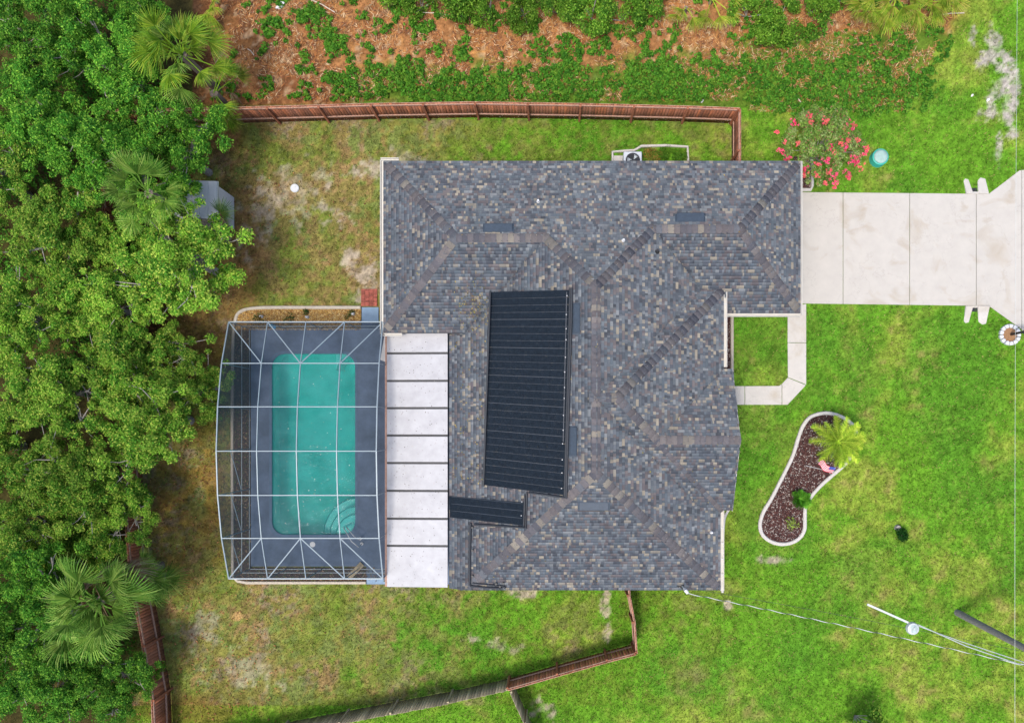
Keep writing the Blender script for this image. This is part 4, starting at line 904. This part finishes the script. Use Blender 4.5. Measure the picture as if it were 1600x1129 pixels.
def tree_mesh_set(seed, palette, tip, R=2.9, Ht=6.6):
    rr = random.Random(seed); blobs = []; limbs = []; twigs = []
    nl = 9
    for i in range(nl):
        a = 2*math.pi*i/nl+rr.uniform(-.3, .3); re = R*rr.uniform(.35, .86); z = Ht*rr.uniform(.62, .86)-re*.22; e = Vector((re*math.cos(a), re*math.sin(a), z)); limbs.append(e)
        for k in range(rr.randint(12, 17)):
            o_ = Vector((rr.gauss(0, .50), rr.gauss(0, .50), rr.uniform(-.5, .45))); p = e+o_*1.15; r_ = rr.uniform(.15, .38); blobs.append((p.x, p.y, p.z, r_)); twigs.append((e, p))
    for k in range(26):
        a = rr.uniform(0, 6.28); re = R*rr.uniform(0, .6); blobs.append((re*math.cos(a), re*math.sin(a), Ht*rr.uniform(.66, .96), rr.uniform(.15, .42)))
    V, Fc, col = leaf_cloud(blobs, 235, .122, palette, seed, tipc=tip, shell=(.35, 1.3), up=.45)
    crown = mesh_np('crown', V, Fc, col)
    mb = MB(); mb.tube([(0, 0, -.1), (.05, .03, 1.2), (.0, .1, Ht*.4)], [.26, .2, .16], 9)
    lm = []
    trunk = mb
    def m2(mb, nm):
        bmesh.ops.recalc_face_normals(mb.bm, faces=mb.bm.faces); me = bpy.data.meshes.new(nm); mb.bm.to_mesh(me); mb.bm.free(); me.materials.append(M['bark']); return me
    tm = m2(trunk, 'trunk')
    for i, e in enumerate(limbs):
        mb = MB(); s0 = Vector((.0, .08, Ht*(.28+.012*i))); mid = s0.lerp(e, .5)+Vector((rr.uniform(-.2, .2), rr.uniform(-.2, .2), .35)); mb.tube([s0, mid, e], [.11, .075, .04], 7)
        for (a, b) in twigs:
            if (a-e).length < 1e-6 and rr.random() < .38:
                a2 = mid.lerp(e, rr.uniform(.3, 1))-Vector((0, 0, .12)); mb.tube([a2, a2.lerp(b, .5)+Vector((rr.uniform(-.2, .2), rr.uniform(-.2, .2), .0)), b+(b-a2).normalized()*.1], [.03, .02, .01], 5)
        lm.append(m2(mb, 'limb'))
    crown.materials.append(M['leaf'])
    return crown, tm, lm
SETS = {'o': [tree_mesh_set(s_, OAK, OAKT) for s_ in (11, 12, 13)], 'd': [tree_mesh_set(s_, DEEP, DEEPT) for s_ in (21, 22, 23)]}
def tree(px, py, rpx, kind, k, label, top=6.4, group=None):
    sc = rpx/F*(H-5.2)/2.87; c = P(px, py, 5.2*sc if sc < 1 else 5.2); crown, tm, lm = SETS[kind][k % 3]
    t_ = tag(empty('broadleaf_tree', (c.x, c.y, 0), rz=random.uniform(0, 6.28)), label, 'tree', group); t_.scale = (sc, sc, min(sc, 1.12)*random.uniform(.76, 1.1))
    link('crown', crown, None, t_); link('trunk', tm, None, t_)
    for l_ in lm: link('limb', l_, None, t_)
    return t_
TREES = [
 (268, 395, 108, 'o', 0, 'bright yellow-green tree reaching east over the dry lawn south of the shed'),
 (300, 600, 66, 'o', 1, 'bright green tree leaning against the west side of the pool cage'),
 (218, 655, 96, 'o', 2, 'light green tree just west of the pool cage above the west fence'),
 (170, 560, 88, 'o', 0, 'yellowish tree between the shed tree and the pool cage tree'),
 (160, 785, 78, 'o', 1, 'light green tree spreading over the fence above the large southern palm'),
 (55, 355, 96, 'o', 2, 'yellow-green tree at the west edge level with the shed'),
 (130, 470, 84, 'o', 1, 'light green tree with bare grey twigs amid the western woods'),
 (25, 500, 80, 'o', 0, 'light green tree at the west edge level with the gravel bed'),
 (60, 610, 92, 'o', 1, 'light green tree at the west edge level with the middle of the pool'),
 (90, 745, 90, 'o', 2, 'light green tree at the west edge level with the pool steps'),
 (20, 830, 84, 'o', 0, 'light green tree at the west edge level with the south end of the cage'),
 (262, 222, 84, 'd', 0, 'dark green tree overhanging the north-west yard beside the shed'),
 (150, 235, 92, 'd', 1, 'dark green tree in the woods west of the shed'),
 (150, 75, 92, 'd', 2, 'dark green tree directly left of the tall northern palm'),
 (45, 40, 88, 'd', 0, 'dark green tree filling the north-west corner of the picture'),
 (40, 180, 90, 'd', 1, 'dark green tree on the west edge beyond the end of the north fence'),
 (205, 20, 62, 'd', 1, 'small dark green tree behind the tall northern palm'),
 (50, 935, 86, 'd', 2, 'deep green tree at the west edge left of the large southern palm'),
 (150, 1075, 74, 'd', 0, 'deep green tree in the south-west below the large palm'),
 (50, 1080, 90, 'd', 1, 'deep green tree filling the south-west corner of the picture'),
 (112, 862, 60, 'o', 2, 'small light green tree just above the large southern palm'),
 (170, 390, 74, 'o', 2, 'yellowish tree west of the bright one that overhangs the dry lawn'),
 (-60, 260, 90, 'o', 1, 'tree just outside the west edge level with the shed'),
 (-70, 700, 90, 'o', 2, 'tree just outside the west edge level with the pool'),
 (-60, 1010, 90, 'd', 1, 'tree just outside the west edge in the south-west'),
]
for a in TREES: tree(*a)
# undergrowth under the trees
def poly_in(px, py, pts):
    ins = np.zeros(len(px), bool); j = len(pts)-1
    for i in range(len(pts)):
        xi, yi = pts[i]; xj, yj = pts[j]; c1 = (yi > py) != (yj > py)
        with np.errstate(divide='ignore', invalid='ignore'): ins ^= c1 & (px < (xj-xi)*(py-yi)/(yj-yi+1e-12)+xi)
        j = i
    return ins
n = 1000; ux = rng.uniform(-120, 250, n); uy = rng.uniform(-120, 1250, n); wx = (ux-NX)/F*H; wy = (NY-uy)/F*H
ok = (ux < 205+15*np.sin(uy/40)) | ((uy < 160) & (ux < 330)) | (uy > 980) & (ux < 215); wx, wy = wx[ok], wy[ok]
V, Fc, col = leaf_cloud(np.stack([wx, wy, rng.uniform(.2, 1.5, len(wx)), rng.uniform(.3, .6, len(wx))], 1), 46, .17, DEEP, 77, tipc=DEEPT)
tag(link('undergrowth', mesh_np('undergrowth', V, Fc, col), M['leaf']), kind='stuff')

# fan palms
def fan_frond(seed, R=.95, pet=1.15, n=34, spread=250, cols=None, droop=.45, split=.55):
    rr = random.Random(seed); V, Fc, cc = [], [], []
    def quad(a, b, c, d, col): i = len(V); V.extend([a, b, c, d]); Fc.append((i, i+1, i+2, i+3)); cc.append(col)
    w_ = .022; bow = .10
    pts = [Vector((pet*t_, 0, bow*math.sin(t_*2.6))) for t_ in (0, .25, .5, .75, 1)]
    for a, b in zip(pts[:-1], pts[1:]): quad(a+Vector((0, -w_, 0)), b+Vector((0, -w_, 0)), b+Vector((0, w_, 0)), a+Vector((0, w_, 0)), tuple(c*1.15 for c in cols[0]))
    hub = pts[-1]
    for i in range(n):
        a0 = math.radians(-spread/2+spread*i/n); a1 = math.radians(-spread/2+spread*(i+1)/n); am = (a0+a1)/2; L = R*rr.uniform(.86, 1.08)*(1-.18*abs(am)/math.pi); col = rr.choice(cols); f_ = rr.uniform(.8, 1.25); col = tuple(c*f_ for c in col)
        def at(r_, a, zo): return hub+Vector((r_*math.cos(a), r_*math.sin(a), zo-droop*(r_/R)**2.2*R*.6-.10*abs(math.sin(am))*r_))
        r1, r2 = L*split, L*.82; f1 = .85
        quad(at(.04, a0, 0), at(r1, a0*f1+am*(1-f1), 0), at(r1, am, .035), at(.04, am, .01), col); quad(at(.04, am, .01), at(r1, am, .035), at(r1, a1*f1+am*(1-f1), 0), at(.04, a1, 0), tuple(c*.9 for c in col))
        wv = rr.uniform(-.03, .03); h_ = (a1-a0)*.32
        quad(at(r1, am-h_, .01), at(r2, am-h_*.5+wv, 0), at(r2, am+h_*.5+wv, 0), at(r1, am+h_, .01), col)
        e_ = at(L, am+wv*2, -.10*rr.random()); quad(at(r2, am-h_*.5+wv, 0), e_, e_+Vector((.004, .004, 0)), at(r2, am+h_*.5+wv, 0), tuple(c*1.12+.01 for c in col))
    me = mesh_np('frond', V, Fc, cc); me.materials.append(M['leaf']); return me
SAB = pal((118, 162, 62), (136, 174, 70), (100, 148, 54), (160, 190, 90)); SABY = pal((140, 180, 48), (164, 196, 56), (120, 168, 50), (182, 204, 76)); DEAD = pal((176, 146, 110), (150, 118, 90), (196, 172, 140))
LIME = pal((176, 200, 64), (196, 210, 78), (150, 184, 54), (196, 194, 84))
VAR = [(.80, .55, 24, 150, .25), (.90, 1.0, 28, 190, .4), (.78, 1.45, 26, 165, .3), (.95, 1.25, 30, 210, .55), (.70, .8, 22, 130, .2)]
FR = {'g': [fan_frond(31+i, cols=SAB, R=v[0], pet=v[1], n=v[2], spread=v[3], droop=v[4]) for i, v in enumerate(VAR)], 'y': [fan_frond(41+i, cols=SABY, R=v[0], pet=v[1], n=v[2], spread=v[3], droop=v[4]) for i, v in enumerate(VAR)], 'x': [fan_frond(51, cols=DEAD, droop=1.1, R=.8)], 's': [fan_frond(61+i, R=.70, pet=.55+.35*i, n=20, cols=LIME, droop=.2, spread=130) for i in range(3)]}
def fan_palm(px, py, z, n, kinds, scale, label, cat='palm', name='fan_palm', az=None, seed=1, group=None, tilt=None, trunk_r=.19):
    c = P(px, py, z); t_ = tag(empty(name, (c.x, c.y, 0)), label, cat, group); rr = random.Random(seed)
    MB().tube([(0, 0, -.05), (.02, .02, z*.5), (0, 0, z)], [trunk_r*1.1, trunk_r*.85, trunk_r], 10).build('trunk', M['palmbark'], t_)
    for i in range(n):
        k = rr.choice(kinds); a = (2*math.pi*i*.618+rr.uniform(-.5, .5) if az is None else math.radians(rr.uniform(*az))); f_ = i/n
        el = math.radians(72-84*f_+rr.uniform(-16, 16)) if tilt is None else math.radians(rr.uniform(*tilt))
        if k == 'x': el = math.radians(rr.uniform(-60, -25))
        o = bpy.data.objects.new('frond', rr.choice(FR[k])); C.objects.link(o); o.parent = t_; o.location = (0, 0, z+rr.uniform(-.12, .05))
        s_ = scale*rr.uniform(.85, 1.1); o.scale = (s_, s_, s_); o.rotation_euler = (rr.uniform(-.6, .6), -el, a)
        o.rotation_mode = 'XYZ'
    return t_
fan_palm(285, 86, 3.6, 27, ['g', 'y', 'y', 'y'], 1.08, 'tall fan palm with yellow-green fronds at the north-west corner of the fence', seed=3)
fan_palm(334, 146, 2.0, 9, ['y', 'x', 'y'], .85, 'low fan palm with one dead frond hanging over the fence corner', seed=4, az=(-100, 70), tilt=(-10, 30))
fan_palm(232, 302, 5.6, 15, ['g', 'g', 'g'], .98, 'fan palm emerging between the dark trees just left of the shed', seed=5)
fan_palm(318, 352, 2.6, 11, ['g', 'g', 'x'], .78, 'small dark fan palm beside the south end of the shed', seed=6, tilt=(-15, 25))
fan_palm(156, 938, 5.4, 36, ['g', 'g', 'g', 'g', 'g', 'x'], 1.30, 'large grey-green fan palm beside the west fence south of the pool cage', seed=7)
fan_palm(212, 896, 2.3, 8, ['g', 'g'], 1.1, 'fan palm fronds leaning over the west fence above the large palm', seed=8, az=(-60, 60), tilt=(-5, 30))
for i, (a, b, n_, s_, lb) in enumerate([(1362, 18, 9, 1.15, 'lime saw palmetto, westmost of the four at the north edge of the picture'), (1398, 6, 12, 1.25, 'lime saw palmetto between the westmost one and the brightest one'), (1437, 14, 11, 1.2, 'brightest lime saw palmetto spreading its fans at the north edge'), (1470, 2, 8, 1.1, 'lime saw palmetto nearest the north-east grass'),
                                  (1072, 22, 8, .85, 'small lime saw palmetto among the northern bushes'), (1112, 8, 8, .9, 'brownish lime saw palmetto beside the northern bushes'), (333, 6, 8, .95, 'small saw palmetto at the north edge beside the tall palm')]):
    fan_palm(a, b-10, .45, n_-4, ['s'], s_*1.1, lb, 'palmetto', 'saw_palmetto', seed=70+i, tilt=(0, 50), az=(-175, -5), group='saw palmettos along the north edge', trunk_r=.09)
# feather palm in the kidney bed
def feather_frond(seed, L=1.5, cols=None):
    rr = random.Random(seed); V, Fc, cc = [], [], []
    def spine(t_): return Vector((L*t_*(1-.12*t_*t_), 0, L*(.42*t_-.62*t_*t_)))
    n = 30
    for i in range(8):
        a, b = spine(i/8), spine((i+1)/8); w_ = .018*(1-i/9); q = len(V); V.extend([a+Vector((0, -w_, .004)), b+Vector((0, -w_, .004)), b+Vector((0, w_, .004)), a+Vector((0, w_, .004))]); Fc.append((q, q+1, q+2, q+3)); cc.append(tuple(c*1.3 for c in cols[0]))
    for i in range(n):
        t_ = .14+.86*i/n; b = spine(t_); l_ = .30*math.sin(math.pi*min(1, t_*.86+.12))**.7+.05
        for sg in (-1, 1):
            d = Vector((.62, sg*.8, rr.uniform(-.1, .35))).normalized()*l_*rr.uniform(.85, 1.1); q = len(V); w_ = Vector((.026 if L > 1 else .02, 0, .004)); V.extend([b-w_*.6, b+w_*.9, b+d*.6+w_*.8-Vector((0, 0, .01)), b+d-Vector((0, 0, .05))]); Fc.append((q, q+1, q+2, q+3)); f_ = rr.uniform(.8, 1.2); cc.append(tuple(c*f_ for c in rr.choice(cols)))
    me = mesh_np('frond', V, Fc, cc); me.materials.append(M['leaf']); return me
PH = pal((172, 196, 74), (190, 206, 84), (150, 182, 66), (206, 214, 98)); PG = pal((124, 188, 64), (142, 200, 74), (104, 170, 56))
PH = [(c_[0]*1.35, c_[1]*1.45, c_[2]*1.1) for c_ in PH]; ff = [feather_frond(81, 1.38, PH), feather_frond(82, 1.25, PH)]; gf = [feather_frond(83, .5, [tuple(min(.8, v*1.35) for v in c_) for c_ in PG])]
c = P(1309, 690, 1.25); t_ = tag(empty('feather_palm', (c.x, c.y, 0)), 'yellow-green feather palm at the wide end of the kidney bed', 'palm')
MB().tube([(0, 0, 0), (0, 0, .6), (0, 0, 1.2)], [.16, .13, .15], 10).build('trunk', M['palmbark'], t_)
for i in range(24):
    o = link('frond', random.choice(ff), None, t_, (0, 0, 1.2)); a = i*2.39996; o.rotation_euler = (0, -math.radians(46-44*i/24+random.uniform(-6, 6)), a); s_ = .92+.24*i/30; o.scale = (s_,)*3
c = P(1249, 779, .2); t_ = tag(empty('cycad', (c.x, c.y, 0)), 'small bright green spiky plant at the edge of the mulch bed', 'plant')
MB().cyl((0, 0), .07, 0, .2, 8).build('trunk', M['palmbark'], t_)
for i in range(17):
    o = link('frond', gf[0], None, t_, (0, 0, .18)); o.rotation_euler = (0, -math.radians(random.uniform(5, 60)), i*2.39996); o.scale = (random.uniform(.8, 1.15),)*3

def bush(px, py, r, z, palette, tip, label, name='bush', cat='bush', group=None, per=220, L0=.11, nb=None, flat_=.6, seed=None, stem=True):
    c = P(px, py, z*.5); R = r/F*H; rr = random.Random(seed or int(px*7+py)); nb = nb or max(5, int(10*R*R+4)); bl = []
    for k in range(nb):
        a = rr.uniform(0, 6.28); q = R*math.sqrt(rr.random())*.8; bl.append((q*math.cos(a), q*math.sin(a), z*rr.uniform(.35, 1)*(1-.4*q/R), rr.uniform(.22, .4)*min(1.0, R*1.3+.2)))
    t_ = tag(empty(name, (c.x, c.y, 0)), label, cat, group); V, Fc, col = leaf_cloud(bl, per, L0, palette, int(px+py), tipc=tip)
    link('foliage', mesh_np('foliage', V, Fc, col), M['leaf'], t_)
    if stem:
        mb = MB()
        for b_ in bl[:5]: mb.tube([(0, 0, 0), (b_[0]*.6, b_[1]*.6, b_[2]*.7), b_[:3]], [.03, .02, .01], 5)
        mb.build('stem', M['bark'], t_)
    return t_
BU = pal((112, 160, 46), (98, 148, 42), (126, 170, 52), (82, 132, 40)); BUT = lin(160, 202, 74, KL)
BL = [(655, 2, 26, 'westmost bush of the northern row, small and half out of view'), (712, 4, 36, 'second bush of the northern row from the west'), (762, 10, 38, 'round green bush above the third fence post group'), (818, 12, 40, 'leafy green bush near the middle of the north edge'), (872, 8, 38, 'green bush right above the middle of the north fence'),
      (925, 16, 42, 'tall green bush reaching lowest in the northern row'), (975, 20, 36, 'green bush left of the small palmettos'), (1022, 4, 34, 'green bush beside the small lime palmetto'), (1172, 14, 40, 'first bush of the dense clump north of the fence end'), (1218, 30, 44, 'large bright bush in the clump north of the fence end'), (1272, 12, 42, 'dense bush between the bright one and the saw palmettos'), (1195, 58, 20, 'small low bush at the foot of the large bright one'), (1320, -6, 28, 'bush right beside the westmost lime saw palmetto'), (596, -4, 20, 'tiny bush at the north edge above the straw'), (1500, -8, 30, 'bush at the north edge right of the saw palmettos')]
for a, b, r_, lb in BL: bush(a, b, r_, 1.5, BU, BUT, lb, group='bushes along the north edge')
bush(243, 1052, 12, 1.9, BU, BUT, 'light green shrub climbing over the west fence in the south', 'shrub', 'shrub', per=160, L0=.09)
for a_, b_, lb_ in ((1020, 243, 'low yellowish weed clump beside the air conditioner casing'), (1040, 241, 'low green weeds in the middle of the white edged bed'), (1061, 242, 'low green weeds at the corner of the white edged bed')):
    bush(a_, b_, 12, .22, BU if a_ > 1030 else pal((190, 180, 80), (200, 160, 80), (120, 160, 50)), None, lb_, 'weed_clump', 'plant', per=70, L0=.08, nb=9, stem=False)
bush(1413, 834, 11, .5, pal((38, 90, 30), (30, 76, 26), (48, 100, 36)), None, 'small dark green bush beside a grey stump in the front lawn', per=260, L0=.07)
bush(1237, 819, 9, .3, pal((150, 180, 70), (170, 190, 90)), None, 'tiny yellow-green plant at the narrow end of the mulch bed', 'young_plant', 'plant', per=26, L0=.10, nb=5)
t_ = tag(empty('tree_stump', P(1402, 824)), 'small grey stump beside the dark bush in the front lawn', 'stump'); MB().cyl((0, 0), .16, -.05, .16, 12, .12).build('stump_wood', M['bark'], t_)
t_ = tag(empty('tree_stump', P(283, 556)), 'broad pale grey stump under the trees west of the pool cage', 'stump'); MB().cyl((0, 0), .42, -.05, .35, 16, .36).build('stump_wood', mat('stump_pale', (.30, .28, .25), .95, .3, 9, .6, 30), t_)
for (a, b, k) in ((405, 496, 9), (452, 496, 8), (478, 489, 5), (547, 494, 8)):
    bush(a, b, k, .3, pal((90, 120, 60), (70, 104, 50)), None, {405: 'sparse plant beside the westmost garden spotlight', 452: 'sparse plant between the west and middle spotlights', 478: 'thin plant growing against the cream edging of the gravel bed', 547: 'sparse plant beside the eastmost garden spotlight'}[a], 'young_plant', 'plant', per=26, L0=.08, nb=4, stem=False)
# young tree whose top pokes in at the south edge
bush(1356, 1137, 30, 3.2, OAK, OAKT, 'young tree poking in at the south edge of the front lawn', 'young_tree', 'tree', per=300)
# pink crape myrtle
c = P(1288, 226, 1.6); t_ = tag(empty('crape_myrtle', (c.x, c.y, 0)), 'flowering tree with pink blossom clusters at the north-east garage corner', 'tree'); o0 = t_.location.copy(); rr = random.Random(5)
bl = []
for k in range(150):
    a = rr.uniform(0, 6.28); q = 1.72*math.sqrt(rr.random()); bl.append((q*math.cos(a)*1.05, q*math.sin(a), 2.4-q*.45+rr.uniform(-.4, .2), rr.uniform(.14, .27)))
CM = pal((170, 206, 96), (146, 190, 82), (190, 212, 130), (124, 172, 72)); V, Fc, col = leaf_cloud(bl, 105, .10, CM, 95, tipc=lin(196, 150, 110, KL)); link('crown', mesh_np('crown', V, Fc, col), M['leaf'], t_)
mb = MB()
for k in range(0, 34): b_ = bl[k]; mb.tube([(rr.uniform(-.1, .1), rr.uniform(-.1, .1), 0), (b_[0]*.4, b_[1]*.4, 1.1), (b_[0]*1.0, b_[1]*1.0, b_[2]+.1)], [.035, .022, .008], 5)
mb.build('trunk', M['bark'], t_)
FL = [(785, 475, 1), (1035, 440, .8), (1030, 470, .7), (1235, 490, 1.2), (805, 635, .7), (680, 700, .9), (722, 752, .9), (1060, 690, 1), (1100, 715, .8), (1185, 660, 1), (1045, 775, 1.3), (1330, 705, 1), (1262, 765, 1.3), (1270, 800, .9), (845, 845, .9), (858, 882, .8), (1090, 905, 1.3), (1200, 885, 1.1), (1215, 910, .8), (1025, 950, .8), (1100, 965, .9), (965, 800, .8), (1205, 615, .8), (900, 415, .7), (640, 550, .6), (1180, 540, .8), (1150, 640, .7), (1300, 830, .8), (960, 890, .7), (910, 470, .7), (1290, 610, .6), (1375, 670, .6), (1050, 850, .7), (700, 620, .5)]
for x, y, s_ in FL:
    q = P(1090+x/5.13, 100+y/5.13, 2.2)-o0; pk = pal((236, 70, 120), (246, 96, 140), (222, 60, 96)) if s_ >= .9 else pal((226, 110, 100), (214, 128, 104), (232, 90, 110))
    V, Fc, col = leaf_cloud([(q.x+rr.gauss(0, .10*s_), q.y+rr.gauss(0, .10*s_), q.z+rr.uniform(-.06, .08), .06*s_) for _ in range(10)], 16, .05, np.array(pk)*1.45, int(x+y), asp=.8); link('blossom', mesh_np('blossom', V, Fc, col), M['petal'], t_)

# weeds, straw and grass
def clear_of(px, py):
    ok = np.ones(len(px), bool)
    for pts in (KIDS, [(1252, 299), (1545, 302), (1592, 266), (1720, 262), (1720, 530), (1604, 526), (1545, 480), (1260, 476), (1260, 602), (1231, 633), (1100, 633), (1100, 602), (1217, 602), (1229, 590), (1229, 476), (1252, 476)],
                [(364, 512), (370, 490), (385, 480), (564, 480), (564, 451), (592, 451), (592, 506), (610, 506), (610, 912), (380, 912), (361, 903)], [(604, 268), (1242, 268), (1242, 480), (1145, 488), (1145, 600), (1140, 800), (1120, 910), (604, 910)],
                [(955, 236), (1003, 236), (1003, 262), (955, 262)], [(1252, 262), (1268, 262), (1268, 300), (1252, 300)], [(1562, 508), (1591, 508), (1591, 537), (1562, 537)]):
        ok &= ~poly_in(px, py, pts)
    ok &= np.hypot(px-1371, py-249) > 14; ok &= np.hypot(px-461, py-294) > 8
    for cx in (1513, 1535): ok &= ~((np.abs(px-cx) < 9) & (((py > 277) & (py < 305)) | ((py > 474) & (py < 508))))
    return ok & (px < 1603)
def blades(n, name, size, wid, seed, dens, tint, extent=(-60, 1605, -60, 1190), spread=.7):
    r_ = np.random.default_rng(seed); px = r_.uniform(extent[0], extent[1], n); py = r_.uniform(extent[2], extent[3], n)
    colz, g = zones(px, py); ok = clear_of(px, py) & (r_.random(n) < dens(px, py, g)); px, py, colz = px[ok], py[ok], colz[ok]; n = len(px)
    x = (px-NX)/F*H; y = (NY-py)/F*H; z = gz_at(x, y)-.005; th = r_.uniform(0, 2*np.pi, n); L = size*r_.uniform(.5, 1.5, n); w_ = wid*r_.uniform(.6, 1.4, n)
    ln = r_.uniform(spread*.5, spread*1.3, n); d = np.stack([np.cos(th)*ln, np.sin(th)*ln, np.ones(n)*(1.1-ln*.6)], 1)*L[:, None]; s_ = np.stack([-np.sin(th), np.cos(th), np.zeros(n)], 1)*w_[:, None]
    b = np.stack([x, y, z], 1); V = np.stack([b-s_, b+s_, b+d], 1).reshape(-1, 3); col = tint(colz, r_, n)
    return link(name, mesh_np(name, V, np.arange(3*n).reshape(n, 3), col), M['blade'])
def gt(c_, r_, n):
    f_ = r_.uniform(.55, 1.65, n)[:, None]; c2 = c_*f_; st = r_.random(n) < .10; c2[st] = np.array(lin(196, 184, 110, .62))*r_.uniform(.6, 1.1, st.sum())[:, None]; return c2
tag(blades(60000, 'grass_tufts', .15, .022, 305, lambda px, py, g: g*smooth01(fbm(px, py, 22, 411), .48, .66), gt), kind='stuff')
tag(blades(620000, 'grass', .085, .020, 301, lambda px, py, g: g*.95, gt), kind='stuff')
# broad weeds over the neighbouring lot
n = 12000; px = rng.uniform(330, 1510, n); py = rng.uniform(-20, 190, n)
cl = fbm(px, py, 26, 131); g2 = smooth01(py-.02*(px-600), 55, 135)*smooth01(px, 430, 640)+.22*(px > 400)+.3*smooth01(px, 1200, 1400); dn = smooth01(cl*.6+fbm(px, py, 9, 133)*.4+.17*np.clip(g2, 0, 1.2), .56, .67)*smooth01(1500-px+120*(fbm(px, py, 40, 137)-.5), 0, 60)
ok = (rng.random(n) < dn) & (py < 158+(px > 1168)*(34*fbm(px, py, 30, 139)+2)-(px > 1450)*20); px, py = px[ok], py[ok]; x = (px-NX)/F*H; y = (NY-py)/F*H
WE = pal((98, 160, 46), (84, 146, 42), (114, 172, 52), (134, 178, 60), (70, 130, 38))
V, Fc, col = leaf_cloud(np.stack([x, y, rng.uniform(.02, .25, len(x)), rng.uniform(.05, .17, len(x))], 1), 18, .12, WE, 141, up=.9, asp=.6, tipc=lin(110, 180, 60, KL))
tag(link('weeds', mesh_np('weeds', V, Fc, col), M['leaf']), kind='stuff'); print('weeds', len(x))
n = 46000; px = rng.uniform(330, 1500, n); py = rng.uniform(-30, 175, n); ok = (py < 158+(px > 1170)*24) & (fbm(px, py, 30, 151) > .40) & (px < 1500-py*.5); px, py = px[ok], py[ok]
chips(np.stack([(px-NX)/F*H, (NY-py)/F*H], 1), .03, .11, [lin(214, 160, 100, .62), lin(190, 116, 60, .62), lin(150, 92, 62, .62), lin(228, 196, 150, .62), lin(110, 70, 50, .62), lin(196, 130, 70, .62)], 'straw', None, .09)
# sparse broad weeds and dead leaves in the yards
n = 7000; px = rng.uniform(240, 1600, n); py = rng.uniform(186, 1180, n); cl = fbm(px, py, 24, 161); ok = clear_of(px, py) & (rng.random(n) < smooth01(cl, .52, .7)*.8) & ((px < 1000) | (py < 300)); px, py = px[ok], py[ok]
V, Fc, col = leaf_cloud(np.stack([(px-NX)/F*H, (NY-py)/F*H, rng.uniform(.0, .04, len(px)), rng.uniform(.05, .11, len(px))], 1), 9, .05, pal((88, 140, 40), (104, 150, 44), (74, 126, 36)), 171, up=1.0, asp=.5)
tag(link('clover', mesh_np('clover', V, Fc, col), M['leaf']), kind='stuff')
n = 9000; px = rng.uniform(190, 620, n); py = rng.uniform(180, 1180, n); ok = clear_of(px, py) & (rng.random(n) < np.clip(1.15-(px-200)/260, .06, 1)); px, py = px[ok], py[ok]
chips(np.stack([(px-NX)/F*H, (NY-py)/F*H], 1), .05, .045, [lin(150, 96, 52, .62), lin(122, 74, 44, .62), lin(180, 130, 80, .62)], 'leaf_litter', None, .5)
# leaves lodged on the roof
n = 420; px = np.concatenate([rng.normal(742, 14, 160), rng.uniform(703, 765, 120), rng.uniform(600, 1240, 140)]); py = np.concatenate([rng.normal(478, 22, 160), rng.uniform(530, 760, 120), rng.uniform(256, 910, 140)])
q = [on_roof(a, b, .03) for a, b in zip(px, py)]; q = [p for p in q if p.z > 1]
chips(np.array([[p.x, p.y] for p in q]), np.array([p.z for p in q]), .035, [lin(150, 140, 70, .6), lin(120, 100, 60, .6), lin(170, 150, 90, .6), lin(96, 90, 60, .6)], 'fallen_leaves', roof, .7, flat_=.25)
# sticks and a pale rock in the neighbouring lot
for k, (a, b, c_, d_, lb) in enumerate(((482, -1, 524, 21, 'long pale stick at the north edge of the straw lot'), (655, 21, 704, 26, 'thin pale stick below the northern bushes'), (388, 78, 398, 88, 'short pale stick in the red litter'), (1243, 150, 1255, 174, 'pale stick standing among weeds by the fence end'), (1462, 26, 1505, 22, 'pale stick beside the saw palmettos'))):
    q = P(a, b); e_ = P(c_, d_)-q; t_ = tag(MB().tube([(0, 0, .08), e_*.5+Vector((.02, .03, .12)), e_+Vector((0, 0, .09))], .022, 6).build('stick', mat('stick', (.5, .42, .33), .9) if k == 0 else bpy.data.materials['stick']), lb, 'stick', 'sticks lying in the neighbouring lot'); t_.location = q
def rock(px, py, r, label, colr):
    bm = bmesh.new(); bmesh.ops.create_icosphere(bm, subdivisions=3, radius=1)
    for v in bm.verts: n_ = .75+.5*float(vnoise(np.array([v.co.x*1.3+5+px]), np.array([v.co.y*1.3+v.co.z+9]), .8, 9)[0]); v.co = Vector((v.co.x*r*1.25*n_, v.co.y*r*.8*n_, v.co.z*r*.55*n_))
    me = bpy.data.meshes.new('rock'); bm.to_mesh(me); bm.free(); o = link('rock', me, mat('rock', colr, .9, .2, 10, .6, 30)); o.location = P(px, py, r*.25); o.rotation_euler.z = .8; tag(o, label, 'rock')
rock(438, 9, .19, 'pale white rock in the red litter at the north edge', (.62, .60, .60)); rock(1097, 158, .07, 'small white stone behind the north fence', (.6, .6, .58)); rock(1544, 156, .08, 'white stone beside the bare sand', (.62, .6, .57)); rock(1519, 149, .06, 'tiny white stone in the grass left of the sand', (.62, .6, .57))
